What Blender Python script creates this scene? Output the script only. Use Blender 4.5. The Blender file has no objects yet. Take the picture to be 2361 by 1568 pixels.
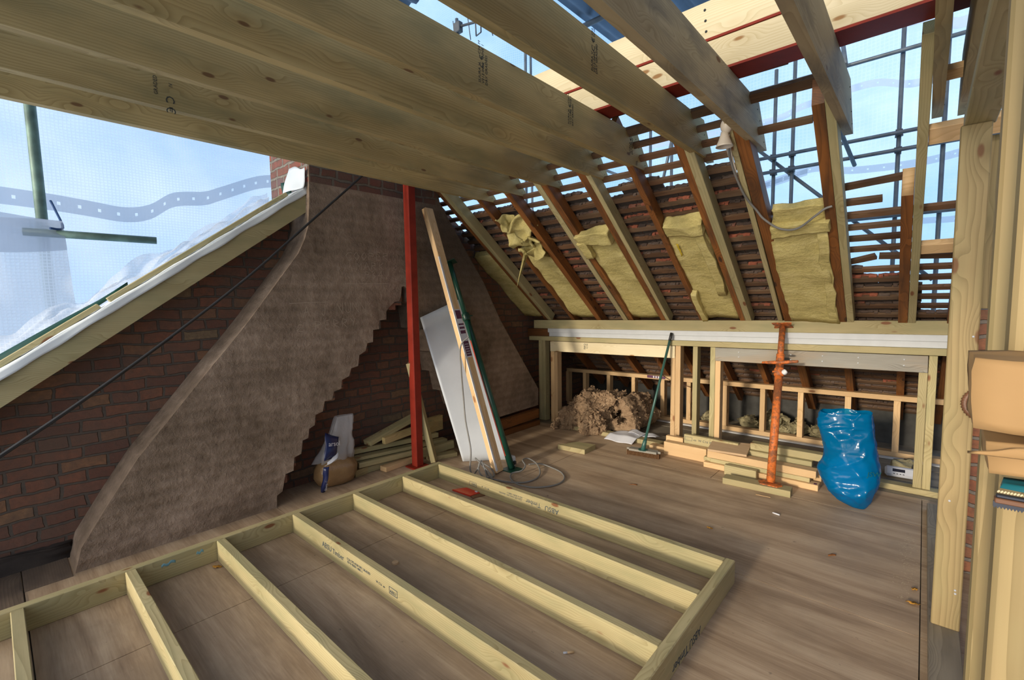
import bpy, bmesh, math, random
from mathutils import Vector, Matrix, noise
R = random.Random(7)
SC = bpy.context.scene
COL = SC.collection
V = Vector
PI = math.pi

# ------------------------------------------------------------------ camera
YAW, PITCH, ROLL, FPX = -0.726386727, 0.081071753, -0.0150151029, 1070.97448
fw = V((math.sin(YAW)*math.cos(PITCH), math.cos(YAW)*math.cos(PITCH), -math.sin(PITCH)))
rt = V((math.cos(YAW), -math.sin(YAW), 0))
up = rt.cross(fw)
r2 = math.cos(ROLL)*rt + math.sin(ROLL)*up
u2 = -math.sin(ROLL)*rt + math.cos(ROLL)*up
cam = bpy.data.cameras.new('camera')
cam.sensor_width = 36.0
cam.lens = FPX/2361*36
cam.clip_start = 0.02
cam.clip_end = 200
camo = bpy.data.objects.new('camera', cam)
COL.objects.link(camo)
camo.matrix_world = Matrix(((r2.x, u2.x, -fw.x, 0), (r2.y, u2.y, -fw.y, 0), (r2.z, u2.z, -fw.z, 1.5), (0, 0, 0, 1)))
SC.camera = camo

# ------------------------------------------------------------------ view, sky and sun
SC.view_settings.view_transform = 'Standard'
SC.view_settings.look = 'None'
SC.view_settings.gamma = 1.0
SC.view_settings.use_curve_mapping = False
SC.view_settings.exposure = EXPO = 0.34
SKY_STRENGTH = 1.15
SUN_STRENGTH = 2.3
SUN_DIR = V((0.06, 0.97, -0.21))
w = bpy.data.worlds.new('sky')
SC.world = w
w.use_nodes = True
nt = w.node_tree
nt.nodes.clear()
def wn(t): return nt.nodes.new(t)
tc = wn('ShaderNodeTexCoord')
sep = wn('ShaderNodeSeparateXYZ')
nt.links.new(tc.outputs['Generated'], sep.inputs[0])
rmp = wn('ShaderNodeValToRGB')
rmp.color_ramp.elements[0].position = 0.0
rmp.color_ramp.elements[0].color = (0.38, 0.60, 0.88, 1)
rmp.color_ramp.elements[1].position = 0.75
rmp.color_ramp.elements[1].color = (0.17, 0.34, 0.68, 1)
nt.links.new(sep.outputs['Z'], rmp.inputs[0])
cn = wn('ShaderNodeTexNoise')
cn.inputs['Scale'].default_value = 2.6
cn.inputs['Detail'].default_value = 6
cn.inputs['Roughness'].default_value = 0.6
mp = wn('ShaderNodeMapping')
mp.inputs['Location'].default_value = (1.3, 0.4, 0)
mp.inputs['Scale'].default_value = (1, 1, 1.8)
nt.links.new(tc.outputs['Generated'], mp.inputs[0])
nt.links.new(mp.outputs[0], cn.inputs['Vector'])
cr = wn('ShaderNodeValToRGB')
cr.color_ramp.elements[0].position = 0.40
cr.color_ramp.elements[1].position = 0.72
nt.links.new(cn.outputs['Fac'], cr.inputs[0])
mx = wn('ShaderNodeMix')
mx.data_type = 'RGBA'
nt.links.new(cr.outputs[0], mx.inputs['Factor'])
nt.links.new(rmp.outputs[0], mx.inputs['A'])
mx.inputs['B'].default_value = (0.62, 0.76, 0.93, 1)
bgd = wn('ShaderNodeBackground')
bgd.inputs['Strength'].default_value = SKY_STRENGTH
# bright hazy sky around the low sun
dt = wn('ShaderNodeVectorMath'); dt.operation = 'DOT_PRODUCT'
nt.links.new(tc.outputs['Generated'], dt.inputs[0]); dt.inputs[1].default_value = tuple(-SUN_DIR.normalized())
pw = wn('ShaderNodeMath'); pw.operation = 'POWER'; pw.use_clamp = False
cl_ = wn('ShaderNodeMath'); cl_.operation = 'MAXIMUM'; nt.links.new(dt.outputs['Value'], cl_.inputs[0]); cl_.inputs[1].default_value = 0.0
nt.links.new(cl_.outputs[0], pw.inputs[0]); pw.inputs[1].default_value = 5.0
gl = wn('ShaderNodeMix'); gl.data_type = 'RGBA'; gl.blend_type = 'ADD'
nt.links.new(pw.outputs[0], gl.inputs['Factor']); nt.links.new(mx.outputs['Result'], gl.inputs['A']); gl.inputs['B'].default_value = (3.0, 2.5, 1.8, 1)
nt.links.new(gl.outputs['Result'], bgd.inputs['Color'])
wo = wn('ShaderNodeOutputWorld')
nt.links.new(bgd.outputs[0], wo.inputs[0])
sun = bpy.data.lights.new('sun', 'SUN')
sun.energy = SUN_STRENGTH
sun.color = (1.0, 0.88, 0.70)
sun.angle = math.radians(4.5)
suno = bpy.data.objects.new('sun', sun)
COL.objects.link(suno)
suno.rotation_euler = SUN_DIR.to_track_quat('-Z', 'Y').to_euler()
suno.location = (-0.4, -6, 4)

# ------------------------------------------------------------------ materials
class NB:
    """small node-building helper"""
    def __init__(s, name):
        s.m = bpy.data.materials.new(name)
        s.m.use_nodes = True
        s.t = s.m.node_tree
        s.t.nodes.clear()
        s.out = s.t.nodes.new('ShaderNodeOutputMaterial')
    def n(s, t, **k):
        nd = s.t.nodes.new('ShaderNode'+t)
        for a, b in k.items(): setattr(nd, a, b)
        return nd
    def l(s, a, b): s.t.links.new(a, b)
    def put(s, sock, v):
        if hasattr(v, 'is_output'): s.l(v, sock)
        else: sock.default_value = v
    def math(s, op, a, b=0.0, c=0.0):
        nd = s.n('Math', operation=op)
        s.put(nd.inputs[0], a); s.put(nd.inputs[1], b); s.put(nd.inputs[2], c)
        return nd.outputs[0]
    def vec(s, op, a, b=(0, 0, 0)):
        nd = s.n('VectorMath', operation=op)
        s.put(nd.inputs[0], a); s.put(nd.inputs[1], b)
        return nd.outputs[0]
    def mapr(s, v, a, b, c, d, smooth=False):
        nd = s.n('MapRange')
        if smooth: nd.interpolation_type = 'SMOOTHSTEP'
        s.put(nd.inputs[0], v)
        for i, x in enumerate((a, b, c, d)): nd.inputs[i+1].default_value = x
        return nd.outputs[0]
    def noise(s, v, sc, det=3, rough=0.55, dist=0.0):
        nd = s.n('TexNoise')
        s.l(v, nd.inputs['Vector'])
        nd.inputs['Scale'].default_value = sc; nd.inputs['Detail'].default_value = det
        nd.inputs['Roughness'].default_value = rough; nd.inputs['Distortion'].default_value = dist
        return nd.outputs['Fac']
    def mix(s, f, a, b, bt='MIX'):
        nd = s.n('Mix', data_type='RGBA', blend_type=bt)
        s.put(nd.inputs['Factor'], f); s.put(nd.inputs['A'], a); s.put(nd.inputs['B'], b)
        return nd.outputs['Result']
    def ramp(s, f, stops):
        nd = s.n('ValToRGB')
        e = nd.color_ramp.elements
        while len(e) < len(stops): e.new(0.5)
        for i, (p, c) in enumerate(stops):
            e[i].position = p; e[i].color = c if len(c) == 4 else (*c, 1)
        s.l(f, nd.inputs[0])
        return nd.outputs[0]
    def obj(s):
        return s.n('TexCoord').outputs['Object']
    def rnd(s): return s.n('ObjectInfo').outputs['Random']
    def bsdf(s, col, rough=0.7, bump=None, bstr=0.3, bdist=0.01, **k):
        b = s.n('BsdfPrincipled')
        s.put(b.inputs['Base Color'], col); s.put(b.inputs['Roughness'], rough)
        for a, v in k.items(): s.put(b.inputs[a], v)
        if bump is not None:
            bp = s.n('Bump'); bp.inputs['Strength'].default_value = bstr; bp.inputs['Distance'].default_value = bdist
            s.l(bump, bp.inputs['Height']); s.l(bp.outputs[0], b.inputs['Normal'])
        s.l(b.outputs[0], s.out.inputs[0])
        return b
def c4(c): return (*c, 1)

def wood(name, light, dark, knot=(0.16, 0.07, 0.025), rings=95, rough=0.72, stain=None, knots=1.0, weather=0.25, jit=0.12):
    s = NB(name)
    rn = s.rnd()
    p = s.vec('ADD', s.obj(), s.vec('SCALE', s.n('CombineXYZ').outputs[0]))
    cx = s.n('CombineXYZ'); s.l(s.math('MULTIPLY', rn, 37.0), cx.inputs[0]); s.l(s.math('MULTIPLY', rn, 3.1), cx.inputs[1]); s.l(s.math('MULTIPLY', rn, 5.3), cx.inputs[2])
    p = s.vec('ADD', s.obj(), cx.outputs[0])
    # knots
    vo = s.n('TexVoronoi'); vo.inputs['Scale'].default_value = 1.0; vo.inputs['Randomness'].default_value = 0.95
    s.l(s.vec('MULTIPLY', p, (3.2, 8.5, 8.5)), vo.inputs['Vector'])
    d = vo.outputs['Distance']
    km = s.mapr(d, 0.075*knots+0.0001, 0.13*knots+0.0002, 1, 0, True)
    halo = s.mapr(d, 0.08, 0.5, 1, 0, True)
    warp = s.noise(s.vec('MULTIPLY', p, (0.75, 4, 4)), 1.0, 2)
    sp = s.n('SeparateXYZ'); s.l(s.obj(), sp.inputs[0])
    yy = s.math('ADD', sp.outputs[1], s.mapr(rn, 0, 1, -0.09, 0.09))
    zz = s.math('ADD', sp.outputs[2], s.mapr(s.math('FRACT', s.math('MULTIPLY', rn, 7.7)), 0, 1, -0.16, 0.16))
    r = s.math('SQRT', s.math('ADD', s.math('MULTIPLY', yy, yy), s.math('MULTIPLY', zz, zz)))
    r = s.math('ADD', r, s.math('MULTIPLY', warp, 0.065))
    r = s.math('ADD', r, s.math('MULTIPLY', halo, 0.035))
    ring = s.math('FRACT', s.math('MULTIPLY', r, rings))
    ring = s.math('POWER', ring, 2.2)
    fib = s.noise(s.vec('MULTIPLY', p, (4, 160, 160)), 1.0, 2)
    tone = s.noise(s.vec('MULTIPLY', p, (1.6, 7, 7)), 1.0, 3)
    f = s.math('ADD', s.math('MULTIPLY', ring, 0.62), s.math('MULTIPLY', fib, 0.30))
    f = s.math('ADD', f, s.mapr(tone, 0.3, 0.7, -0.18, 0.3))
    f = s.math('ADD', f, s.math('MULTIPLY', halo, 0.22))
    col = s.mix(f, c4(light), c4(dark))
    if stain:
        col = s.mix(s.math('MULTIPLY', s.mapr(s.noise(s.vec('MULTIPLY', p, (2.3, 9, 9)), 1.0, 4), 0.46, 0.7, 0, 1), weather), col, c4(stain))
    col = s.mix(km, col, c4(knot))
    v = s.mapr(s.math('FRACT', s.math('MULTIPLY', rn, 13.3)), 0, 1, 1-jit, 1+jit)
    hs = s.n('HueSaturation'); s.l(v, hs.inputs['Value']); s.l(col, hs.inputs['Color'])
    s.bsdf(hs.outputs[0], rough, s.math('ADD', s.math('MULTIPLY', fib, 0.5), ring), 0.18, 0.002)
    return s.m
M = {}
M['joist'] = wood('treated_joist_timber', (0.52, 0.395, 0.180), (0.325, 0.230, 0.088), stain=(0.22, 0.20, 0.095), weather=0.6, rings=90, knots=0.75, knot=(0.17, 0.09, 0.035))
M['dirty'] = wood('grubby_joist_timber', (0.52, 0.41, 0.24), (0.36, 0.27, 0.14), stain=(0.14, 0.12, 0.09), weather=0.75)
M['treat'] = wood('treated_stud_timber', (0.475, 0.40, 0.215), (0.31, 0.25, 0.115), knot=(0.20, 0.08, 0.03), stain=(0.25, 0.25, 0.125), weather=0.55)
M['pale'] = wood('fresh_sawn_timber', (0.68, 0.47, 0.255), (0.52, 0.325, 0.15), knot=(0.30, 0.13, 0.05))
M['plank'] = wood('pale_spruce_plank', (0.76, 0.66, 0.45), (0.60, 0.49, 0.28), knot=(0.33, 0.17, 0.06))
M['post'] = wood('treated_post_timber', (0.37, 0.275, 0.13), (0.21, 0.15, 0.062), knot=(0.17, 0.08, 0.03), stain=(0.30, 0.26, 0.12), weather=0.4, rings=55)
M['old'] = wood('old_dark_rafter_timber', (0.27, 0.098, 0.022), (0.115, 0.040, 0.010), knot=(0.05, 0.018, 0.008), stain=(0.05, 0.026, 0.014), weather=0.7, rough=0.6, jit=0.25)
M['batten'] = wood('old_roof_batten_timber', (0.17, 0.085, 0.040), (0.07, 0.035, 0.018), knot=(0.03, 0.015, 0.01), stain=(0.19, 0.14, 0.09), weather=0.6, rough=0.85, jit=0.3)
M['grey'] = wood('weathered_grey_timber', (0.33, 0.315, 0.275), (0.18, 0.168, 0.142), knot=(0.07, 0.06, 0.05), stain=(0.36, 0.24, 0.13), weather=0.5)
M['softgrey'] = wood('weathered_floorboard_timber', (0.27, 0.23, 0.17), (0.15, 0.125, 0.09), knot=(0.05, 0.04, 0.03), stain=(0.10, 0.085, 0.07), weather=0.6)

M['darkboard'] = wood('dark_old_floorboard', (0.20, 0.145, 0.105), (0.12, 0.085, 0.06), stain=(0.06, 0.045, 0.035), weather=0.7)
def plain(name, col, rough=0.6, var=0.12, bump=0.0, sc=9, **k):
    s = NB(name)
    p = s.obj()
    n1 = s.noise(p, sc, 5)
    f = s.mapr(n1, 0.25, 0.75, 0, 1)
    a = tuple(max(0, x*(1-var)) for x in col); b = tuple(min(1, x*(1+var)) for x in col)
    s.bsdf(s.mix(f, c4(a), c4(b)), rough, s.noise(p, sc*12, 3) if bump else None, bump, 0.004, **k)
    return s.m
M['red'] = plain('red_oxide_paint', (0.235, 0.024, 0.013), 0.55, 0.22, 0.1, **{'Specular IOR Level': 0.2})
M['steel'] = plain('galvanised_tube', (0.062, 0.078, 0.095), 0.5, 0.3, 0.1, Metallic=0.35)
M['steelg'] = plain('green_stained_tube', (0.13, 0.20, 0.16), 0.5, 0.5, 0.1, Metallic=0.2)
M['coupler'] = plain('scaffold_coupler_steel', (0.045, 0.05, 0.055), 0.5, 0.3, 0.1, Metallic=0.4)
M['white'] = plain('white_paint', (0.56, 0.58, 0.60), 0.55, 0.06, 0.05)
M['whiteboard'] = plain('white_melamine', (0.60, 0.64, 0.69), 0.35, 0.10, 0.0, sc=3)
M['mem'] = plain('white_membrane', (0.72, 0.77, 0.80), 0.5, 0.05, 0.05)
M['black'] = plain('black_rubber', (0.018, 0.018, 0.02), 0.5, 0.2)
M['cable'] = plain('grey_cable_sheath', (0.20, 0.195, 0.185), 0.5, 0.15)
M['ink'] = plain('stamp_ink', (0.05, 0.055, 0.05), 0.8, 0.3)
M['inkb'] = plain('blue_black_ink', (0.035, 0.06, 0.085), 0.8, 0.3)
M['green'] = plain('dark_green_paint', (0.010, 0.055, 0.035), 0.35, 0.25, 0.05)
M['redline'] = plain('scratched_red_paint', (0.45, 0.05, 0.025), 0.4, 0.2)
M['brooms'] = plain('broom_green_plastic', (0.03, 0.10, 0.085), 0.35, 0.15)
M['lamp'] = plain('cream_enamel', (0.62, 0.55, 0.46), 0.4, 0.12)
M['concrete'] = plain('dark_blockwork', (0.055, 0.053, 0.048), 0.9, 0.35, 0.5)
M['scratch'] = plain('scratched_plaster', (0.42, 0.33, 0.25), 0.9, 0.2)
M['redcard'] = plain('red_plastic', (0.62, 0.035, 0.018), 0.3, 0.1)
M['paper'] = plain('white_paper', (0.66, 0.67, 0.72), 0.7, 0.06)
M['purple'] = plain('purple_print', (0.10, 0.025, 0.075), 0.5, 0.1)
M['card'] = plain('brown_cardboard', (0.37, 0.22, 0.09), 0.8, 0.10, 0.05, sc=5)
M['bristle'] = plain('brown_bristle', (0.17, 0.085, 0.035), 0.9, 0.3, 0.6, sc=60)
M['bluetape'] = plain('blue_rope', (0.01, 0.05, 0.16), 0.5, 0.1)
M['caulk'] = plain('white_caulk', (0.66, 0.67, 0.70), 0.6, 0.08, 0.1)
M['leaf'] = plain('yellow_leaf', (0.42, 0.20, 0.02), 0.7, 0.4)
M['bluechalk'] = plain('blue_chalk', (0.18, 0.36, 0.42), 0.9, 0.2)
M['sawsteel'] = plain('saw_steel', (0.06, 0.065, 0.085), 0.35, 0.2, 0.0, Metallic=0.6)
M['sawwood'] = plain('brown_handle', (0.16, 0.07, 0.035), 0.5, 0.2)
M['teal'] = plain('teal_plastic', (0.01, 0.12, 0.15), 0.3, 0.1)
M['glass'] = plain('display_glass', (0.02, 0.02, 0.03), 0.1, 0.0)
M['radio'] = plain('pale_grey_plastic', (0.52, 0.54, 0.60), 0.25, 0.05)
M['rust'] = None
s = NB('orange_rusted_paint'); p = s.obj()
f = s.noise(p, 38, 6, 0.7); g = s.noise(s.vec('MULTIPLY', p, (9, 9, 3)), 1, 4)
col = s.ramp(s.math('ADD', s.math('MULTIPLY', f, 0.65), s.math('MULTIPLY', g, 0.4)), [(0.3, (0.10, 0.045, 0.02)), (0.50, (0.26, 0.085, 0.03)), (0.56, (0.55, 0.135, 0.02)), (0.75, (0.70, 0.20, 0.06))])
s.bsdf(col, 0.6, f, 0.3, 0.003); M['rust'] = s.m

# plywood
s = NB('plywood_sheet'); p = s.obj(); rn = s.rnd()
sp = s.n('SeparateXYZ'); s.l(p, sp.inputs[0])
g1 = s.noise(s.vec('MULTIPLY', p, (0.9, 7.0, 1)), 1.0, 5, 0.6, 0.8)
g2 = s.noise(s.vec('MULTIPLY', p, (5, 120, 1)), 1.0, 3, 0.6)
dirt = s.noise(p, 1.1, 6, 0.62)
spots = s.noise(p, 21, 4, 0.6)
f = s.math('ADD', s.math('MULTIPLY', g1, 0.75), s.math('MULTIPLY', g2, 0.25))
col = s.ramp(f, [(0.32, (0.25, 0.165, 0.10)), (0.5, (0.44, 0.315, 0.205)), (0.66, (0.58, 0.44, 0.30))])
col = s.mix(s.mapr(dirt, 0.45, 0.72, 0, 0.55), col, (0.15, 0.115, 0.085, 1))
col = s.mix(s.mapr(spots, 0.68, 0.76, 0, 0.7), col, (0.085, 0.065, 0.05, 1))
s.bsdf(col, 0.62, s.math('ADD', g2, g1), 0.15, 0.003); M['ply'] = s.m
s = NB('plywood_face'); p = s.obj()
g1 = s.noise(s.vec('MULTIPLY', p, (3, 22, 1)), 1.0, 4, 0.6, 0.6)
s.bsdf(s.ramp(g1, [(0.3, (0.46, 0.31, 0.18)), (0.7, (0.58, 0.41, 0.25))]), 0.7); M['plyface'] = s.m

# brick laid in the y-z (or x-z) plane of the object's own coordinates
def brick(name, axis, cols, mortar, mort=0.012, seed=0.0, bstr=0.9):
    s = NB(name); p = s.obj()
    sp = s.n('SeparateXYZ'); s.l(p, sp.inputs[0])
    cx = s.n('CombineXYZ'); s.l(sp.outputs[axis], cx.inputs[0]); s.l(sp.outputs[2], cx.inputs[1]); cx.inputs[2].default_value = seed
    nz = s.n('TexNoise'); s.l(p, nz.inputs['Vector']); nz.inputs['Scale'].default_value = 7; nz.inputs['Detail'].default_value = 4
    wv = s.vec('SCALE', s.vec('SUBTRACT', nz.outputs['Color'], (0.5, 0.5, 0.5)))
    wv.node.inputs[3].default_value = 0.045
    q = s.vec('ADD', cx.outputs[0], wv)
    b = s.n('TexBrick')
    s.l(q, b.inputs['Vector'])
    b.inputs['Color1'].default_value = (0, 0, 0, 1); b.inputs['Color2'].default_value = (1, 1, 1, 1); b.inputs['Mortar'].default_value = (0.5, 0.5, 0.5, 1)
    b.inputs['Scale'].default_value = 1; b.inputs['Mortar Size'].default_value = mort; b.inputs['Mortar Smooth'].default_value = 0.35
    b.inputs['Brick Width'].default_value = 0.222; b.inputs['Row Height'].default_value = 0.0755
    b.squash_frequency = 3; b.squash = 0.62
    col = s.ramp(b.outputs['Color'], cols)
    n1 = s.noise(p, 26, 6, 0.65); n2 = s.noise(p, 3.5, 4)
    col = s.mix(s.mapr(n1, 0.35, 0.7, 0, 0.65), col, (0.095, 0.058, 0.042, 1))
    col = s.mix(s.mapr(n2, 0.4, 0.66, 0, 0.6), col, (0.125, 0.082, 0.058, 1))
    mcol = s.mix(n1, c4(mortar), (0.05, 0.042, 0.036, 1))
    col = s.mix(s.math('POWER', b.outputs['Fac'], 0.7), col, mcol)
    h = s.math('SUBTRACT', s.math('MULTIPLY', n1, 0.5), b.outputs['Fac'])
    s.bsdf(col, 0.88, h, bstr, 0.012)
    return s.m
BR = [(0.0, (0.24, 0.085, 0.045)), (0.2, (0.145, 0.062, 0.042)), (0.42, (0.27, 0.10, 0.052)), (0.6, (0.17, 0.085, 0.055)), (0.78, (0.225, 0.09, 0.055)), (0.9, (0.28, 0.135, 0.065)), (1.0, (0.235, 0.165, 0.09))]
M['brick'] = brick('old_gable_brickwork', 0, BR, (0.155, 0.115, 0.085), 0.0085)
M['brickx'] = brick('party_wall_brickwork', 0, [(0, (0.36, 0.12, 0.06)), (0.5, (0.44, 0.17, 0.08)), (1, (0.30, 0.10, 0.06))], (0.35, 0.3, 0.25))
M['brickpier'] = M['brickx']
M['stackx'] = brick('sunlit_stack_brickwork', 0, [(0, (0.42, 0.10, 0.055)), (0.5, (0.34, 0.10, 0.07)), (0.8, (0.20, 0.12, 0.12)), (1, (0.50, 0.15, 0.08))], (0.42, 0.36, 0.28))  # lit copy of the stack brick, sunlight painted into the colour
M['stacky0'] = brick('shaded_stack_brickwork', 0, [(0, (0.20, 0.055, 0.035)), (0.5, (0.12, 0.06, 0.05)), (1, (0.17, 0.05, 0.03))], (0.22, 0.18, 0.14))  # darker copy of the same stack brick, shade painted into the colour

# plaster (rough sand-lime render)
s = NB('rough_brown_render'); p = s.obj()
n1 = s.noise(p, 2.2, 6, 0.62); n2 = s.noise(p, 14, 6, 0.65); n3 = s.noise(p, 60, 4, 0.6)
cr_ = s.noise(s.vec('MULTIPLY', p, (1, 1, 6.5)), 2.6, 4, 0.6)
sp = s.n('SeparateXYZ'); s.l(p, sp.inputs[0])
co = s.math('SINE', s.math('ADD', s.math('MULTIPLY', sp.outputs[2], 83.2), s.math('MULTIPLY', n2, 4.0)))
f = s.math('ADD', s.math('MULTIPLY', n1, 0.6), s.math('ADD', s.math('MULTIPLY', n2, 0.3), s.math('MULTIPLY', co, 0.018)))
col = s.ramp(f, [(0.34, (0.155, 0.108, 0.072)), (0.47, (0.26, 0.188, 0.135)), (0.60, (0.40, 0.30, 0.225))])
scr = s.n('TexVoronoi', feature='DISTANCE_TO_EDGE'); scr.inputs['Scale'].default_value = 3.2
nz = s.n('TexNoise'); s.l(p, nz.inputs['Vector']); nz.inputs['Scale'].default_value = 5; nz.inputs['Detail'].default_value = 5
s.l(s.vec('ADD', p, s.vec('MULTIPLY', nz.outputs['Color'], (0.35, 0.35, 0.35))), scr.inputs['Vector'])
crk = s.mapr(scr.outputs['Distance'], 0.0, 0.012, 1, 0)
col = s.mix(s.math('MULTIPLY', crk, 0.07), col, (0.07, 0.055, 0.045, 1))
# soot staining beside the flue, towards the back of the room
soot_shade = s.math('MULTIPLY', s.mapr(sp.outputs[0], 2.5, 3.15, 0, 1, True), s.mapr(s.math('ADD', sp.outputs[2], s.math('MULTIPLY', n1, 0.7)), 1.45, 2.3, 0, 1, True))
col = s.mix(s.math('MULTIPLY', soot_shade, 0.7), col, (0.045, 0.036, 0.03, 1))
h = s.math('ADD', s.math('ADD', s.math('MULTIPLY', n2, 1.0), s.math('MULTIPLY', n3, 0.15)), s.math('ADD', s.math('MULTIPLY', co, 0.06), s.math('SUBTRACT', s.math('MULTIPLY', n1, 1.6), s.math('MULTIPLY', crk, 0.06))))
s.bsdf(col, 0.92, h, 0.8, 0.025); M['plaster'] = s.m

# clay tile undersides
s = NB('old_clay_tile'); p = s.obj(); rn = s.rnd()
base = s.ramp(s.math('ADD', rn, s.math('MULTIPLY', s.math('SUBTRACT', s.noise(p, 9, 3), 0.5), 0.5)), [(0.0, (0.075, 0.052, 0.042)), (0.40, (0.125, 0.080, 0.060)), (0.66, (0.16, 0.115, 0.09)), (0.80, (0.36, 0.105, 0.055)), (1, (0.44, 0.13, 0.07))])
n1 = s.noise(p, 55, 5, 0.65)
s.bsdf(s.mix(s.mapr(n1, 0.4, 0.75, 0, 0.6), base, (0.05, 0.038, 0.032, 1)), 0.9, n1, 0.6, 0.006); M['tile'] = s.m

M['soot_shade'] = plain('soot_and_painted_shade', (0.045, 0.034, 0.028), 0.95, 0.3, 0.3)  # on tile undersides: soot plus the shade between battens, painted into the colour
def wool(name, a, b, c, sc=1.0, ax=(1, 6, 6)):
    s = NB(name); p = s.obj()
    n1 = s.noise(s.vec('MULTIPLY', p, ax), 3.2*sc, 6, 0.7, 0.4); n2 = s.noise(p, 45*sc, 5, 0.7); n3 = s.noise(p, 3.0*sc, 4)
    f = s.math('ADD', s.math('MULTIPLY', n1, 0.55), s.math('ADD', s.math('MULTIPLY', n2, 0.2), s.math('MULTIPLY', n3, 0.25)))
    s.bsdf(s.ramp(f, [(0.33, c), (0.48, a), (0.68, b)]), 0.95, s.math('ADD', n1, s.math('MULTIPLY', n2, 0.5)), 0.8, 0.02)
    return s.m
M['wool'] = wool('yellow_glass_wool', (0.60, 0.50, 0.19), (0.80, 0.70, 0.33), (0.34, 0.28, 0.10), 1.0, (4, 1.4, 1.4))
M['brown'] = wool('brown_mineral_wool', (0.33, 0.215, 0.125), (0.50, 0.355, 0.22), (0.10, 0.06, 0.032), 4.0, (1.2, 1.2, 2.2))
M['greywool'] = wool('dusty_glass_wool', (0.34, 0.29, 0.16), (0.52, 0.46, 0.28), (0.10, 0.085, 0.05), 3.0, (1.2, 1.2, 1.8))

# translucent reinforced debris sheeting: film plus a woven grid
def net(name, ua, va, pitch, film, thread, tint, seed=0.0, cl_=0.22):
    s = NB(name); p = s.obj()
    sp = s.n('SeparateXYZ'); s.l(p, sp.inputs[0])
    nz = s.noise(p, 0.7, 4)
    fx = s.math('ABSOLUTE', s.math('SUBTRACT', s.math('FRACT', s.math('DIVIDE', s.math('ADD', sp.outputs[ua], s.math('MULTIPLY', nz, 0.05)), pitch)), 0.5))
    fz = s.math('ABSOLUTE', s.math('SUBTRACT', s.math('FRACT', s.math('DIVIDE', s.math('ADD', sp.outputs[va], s.math('MULTIPLY', nz, 0.05)), pitch)), 0.5))
    g = s.math('MAXIMUM', s.mapr(fx, 0.33, 0.40, 0, 1), s.mapr(fz, 0.33, 0.40, 0, 1))
    cl = s.noise(s.vec('MULTIPLY', p, (1, 1, 1)), 0.55, 5, 0.6)
    op = s.math('ADD', s.math('ADD', film, s.math('MULTIPLY', g, thread)), s.mapr(cl, 0.45, 0.7, 0, cl_))
    tr = s.n('BsdfTransparent'); tr.inputs[0].default_value = c4(tint)
    tl = s.n('BsdfTranslucent'); tl.inputs[0].default_value = (0.86, 0.90, 0.95, 1)
    df = s.n('BsdfDiffuse'); df.inputs[0].default_value = (0.80, 0.83, 0.88, 1)
    a = s.n('MixShader'); a.inputs[0].default_value = 0.45; s.l(tl.outputs[0], a.inputs[1]); s.l(df.outputs[0], a.inputs[2])
    m = s.n('MixShader'); s.l(op, m.inputs[0]); s.l(tr.outputs[0], m.inputs[1]); s.l(a.outputs[0], m.inputs[2])
    s.l(m.outputs[0], s.out.inputs[0])
    return s.m
M['netfar'] = net('debris_sheeting', 0, 2, 0.05, 0.04, 0.11, (0.80, 0.94, 1.0), cl_=0.10)
M['netleft'] = net('reinforced_white_sheeting', 1, 2, 0.024, 0.34, 0.30, (0.93, 0.97, 1.0))
M['netlow'] = net('heavier_white_sheeting', 1, 2, 0.022, 0.62, 0.22, (0.93, 0.97, 1.0))
def bandmat(name, ua, col, op):
    s = NB(name)
    tr = s.n('BsdfTransparent'); tl = s.n('BsdfTranslucent'); tl.inputs[0].default_value = c4(col)
    df = s.n('BsdfDiffuse'); df.inputs[0].default_value = c4(col)
    a = s.n('MixShader'); s.l(tl.outputs[0], a.inputs[1]); s.l(df.outputs[0], a.inputs[2])
    m = s.n('MixShader'); m.inputs[0].default_value = op; s.l(tr.outputs[0], m.inputs[1]); s.l(a.outputs[0], m.inputs[2])
    s.l(m.outputs[0], s.out.inputs[0]); return s.m
M['band'] = bandmat('grey_eyelet_band', 0, (0.42, 0.47, 0.58), 0.62)

# blue polythene
s = NB('blue_polythene'); p = s.obj()
b = s.n('BsdfPrincipled'); b.inputs['Base Color'].default_value = (0.0, 0.20, 0.44, 1); b.inputs['Roughness'].default_value = 0.16
n1 = s.noise(p, 9, 3)
bp = s.n('Bump'); bp.inputs['Strength'].default_value = 0.35; bp.inputs['Distance'].default_value = 0.02; s.l(n1, bp.inputs['Height']); s.l(bp.outputs[0], b.inputs['Normal'])
tl = s.n('BsdfTranslucent'); tl.inputs[0].default_value = (0.0, 0.36, 0.72, 1)
tr = s.n('BsdfTransparent'); tr.inputs[0].default_value = (0.05, 0.50, 0.86, 1)
m1 = s.n('MixShader'); m1.inputs[0].default_value = 0.35; s.l(b.outputs[0], m1.inputs[1]); s.l(tl.outputs[0], m1.inputs[2])
m2 = s.n('MixShader'); m2.inputs[0].default_value = 0.32; s.l(m1.outputs[0], m2.inputs[1]); s.l(tr.outputs[0], m2.inputs[2])
s.l(m2.outputs[0], s.out.inputs[0]); M['bluebag'] = s.m
s = NB('clear_polythene'); p = s.obj()
b = s.n('BsdfPrincipled'); b.inputs['Base Color'].default_value = (0.65, 0.62, 0.62, 1); b.inputs['Roughness'].default_value = 0.15
n1 = s.noise(p, 14, 4); bp = s.n('Bump'); bp.inputs['Strength'].default_value = 0.6; bp.inputs['Distance'].default_value = 0.02; s.l(n1, bp.inputs['Height']); s.l(bp.outputs[0], b.inputs['Normal'])
tr = s.n('BsdfTransparent')
m1 = s.n('MixShader'); m1.inputs[0].default_value = 0.55; s.l(b.outputs[0], m1.inputs[1]); s.l(tr.outputs[0], m1.inputs[2])
s.l(m1.outputs[0], s.out.inputs[0]); M['clear'] = s.m
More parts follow.
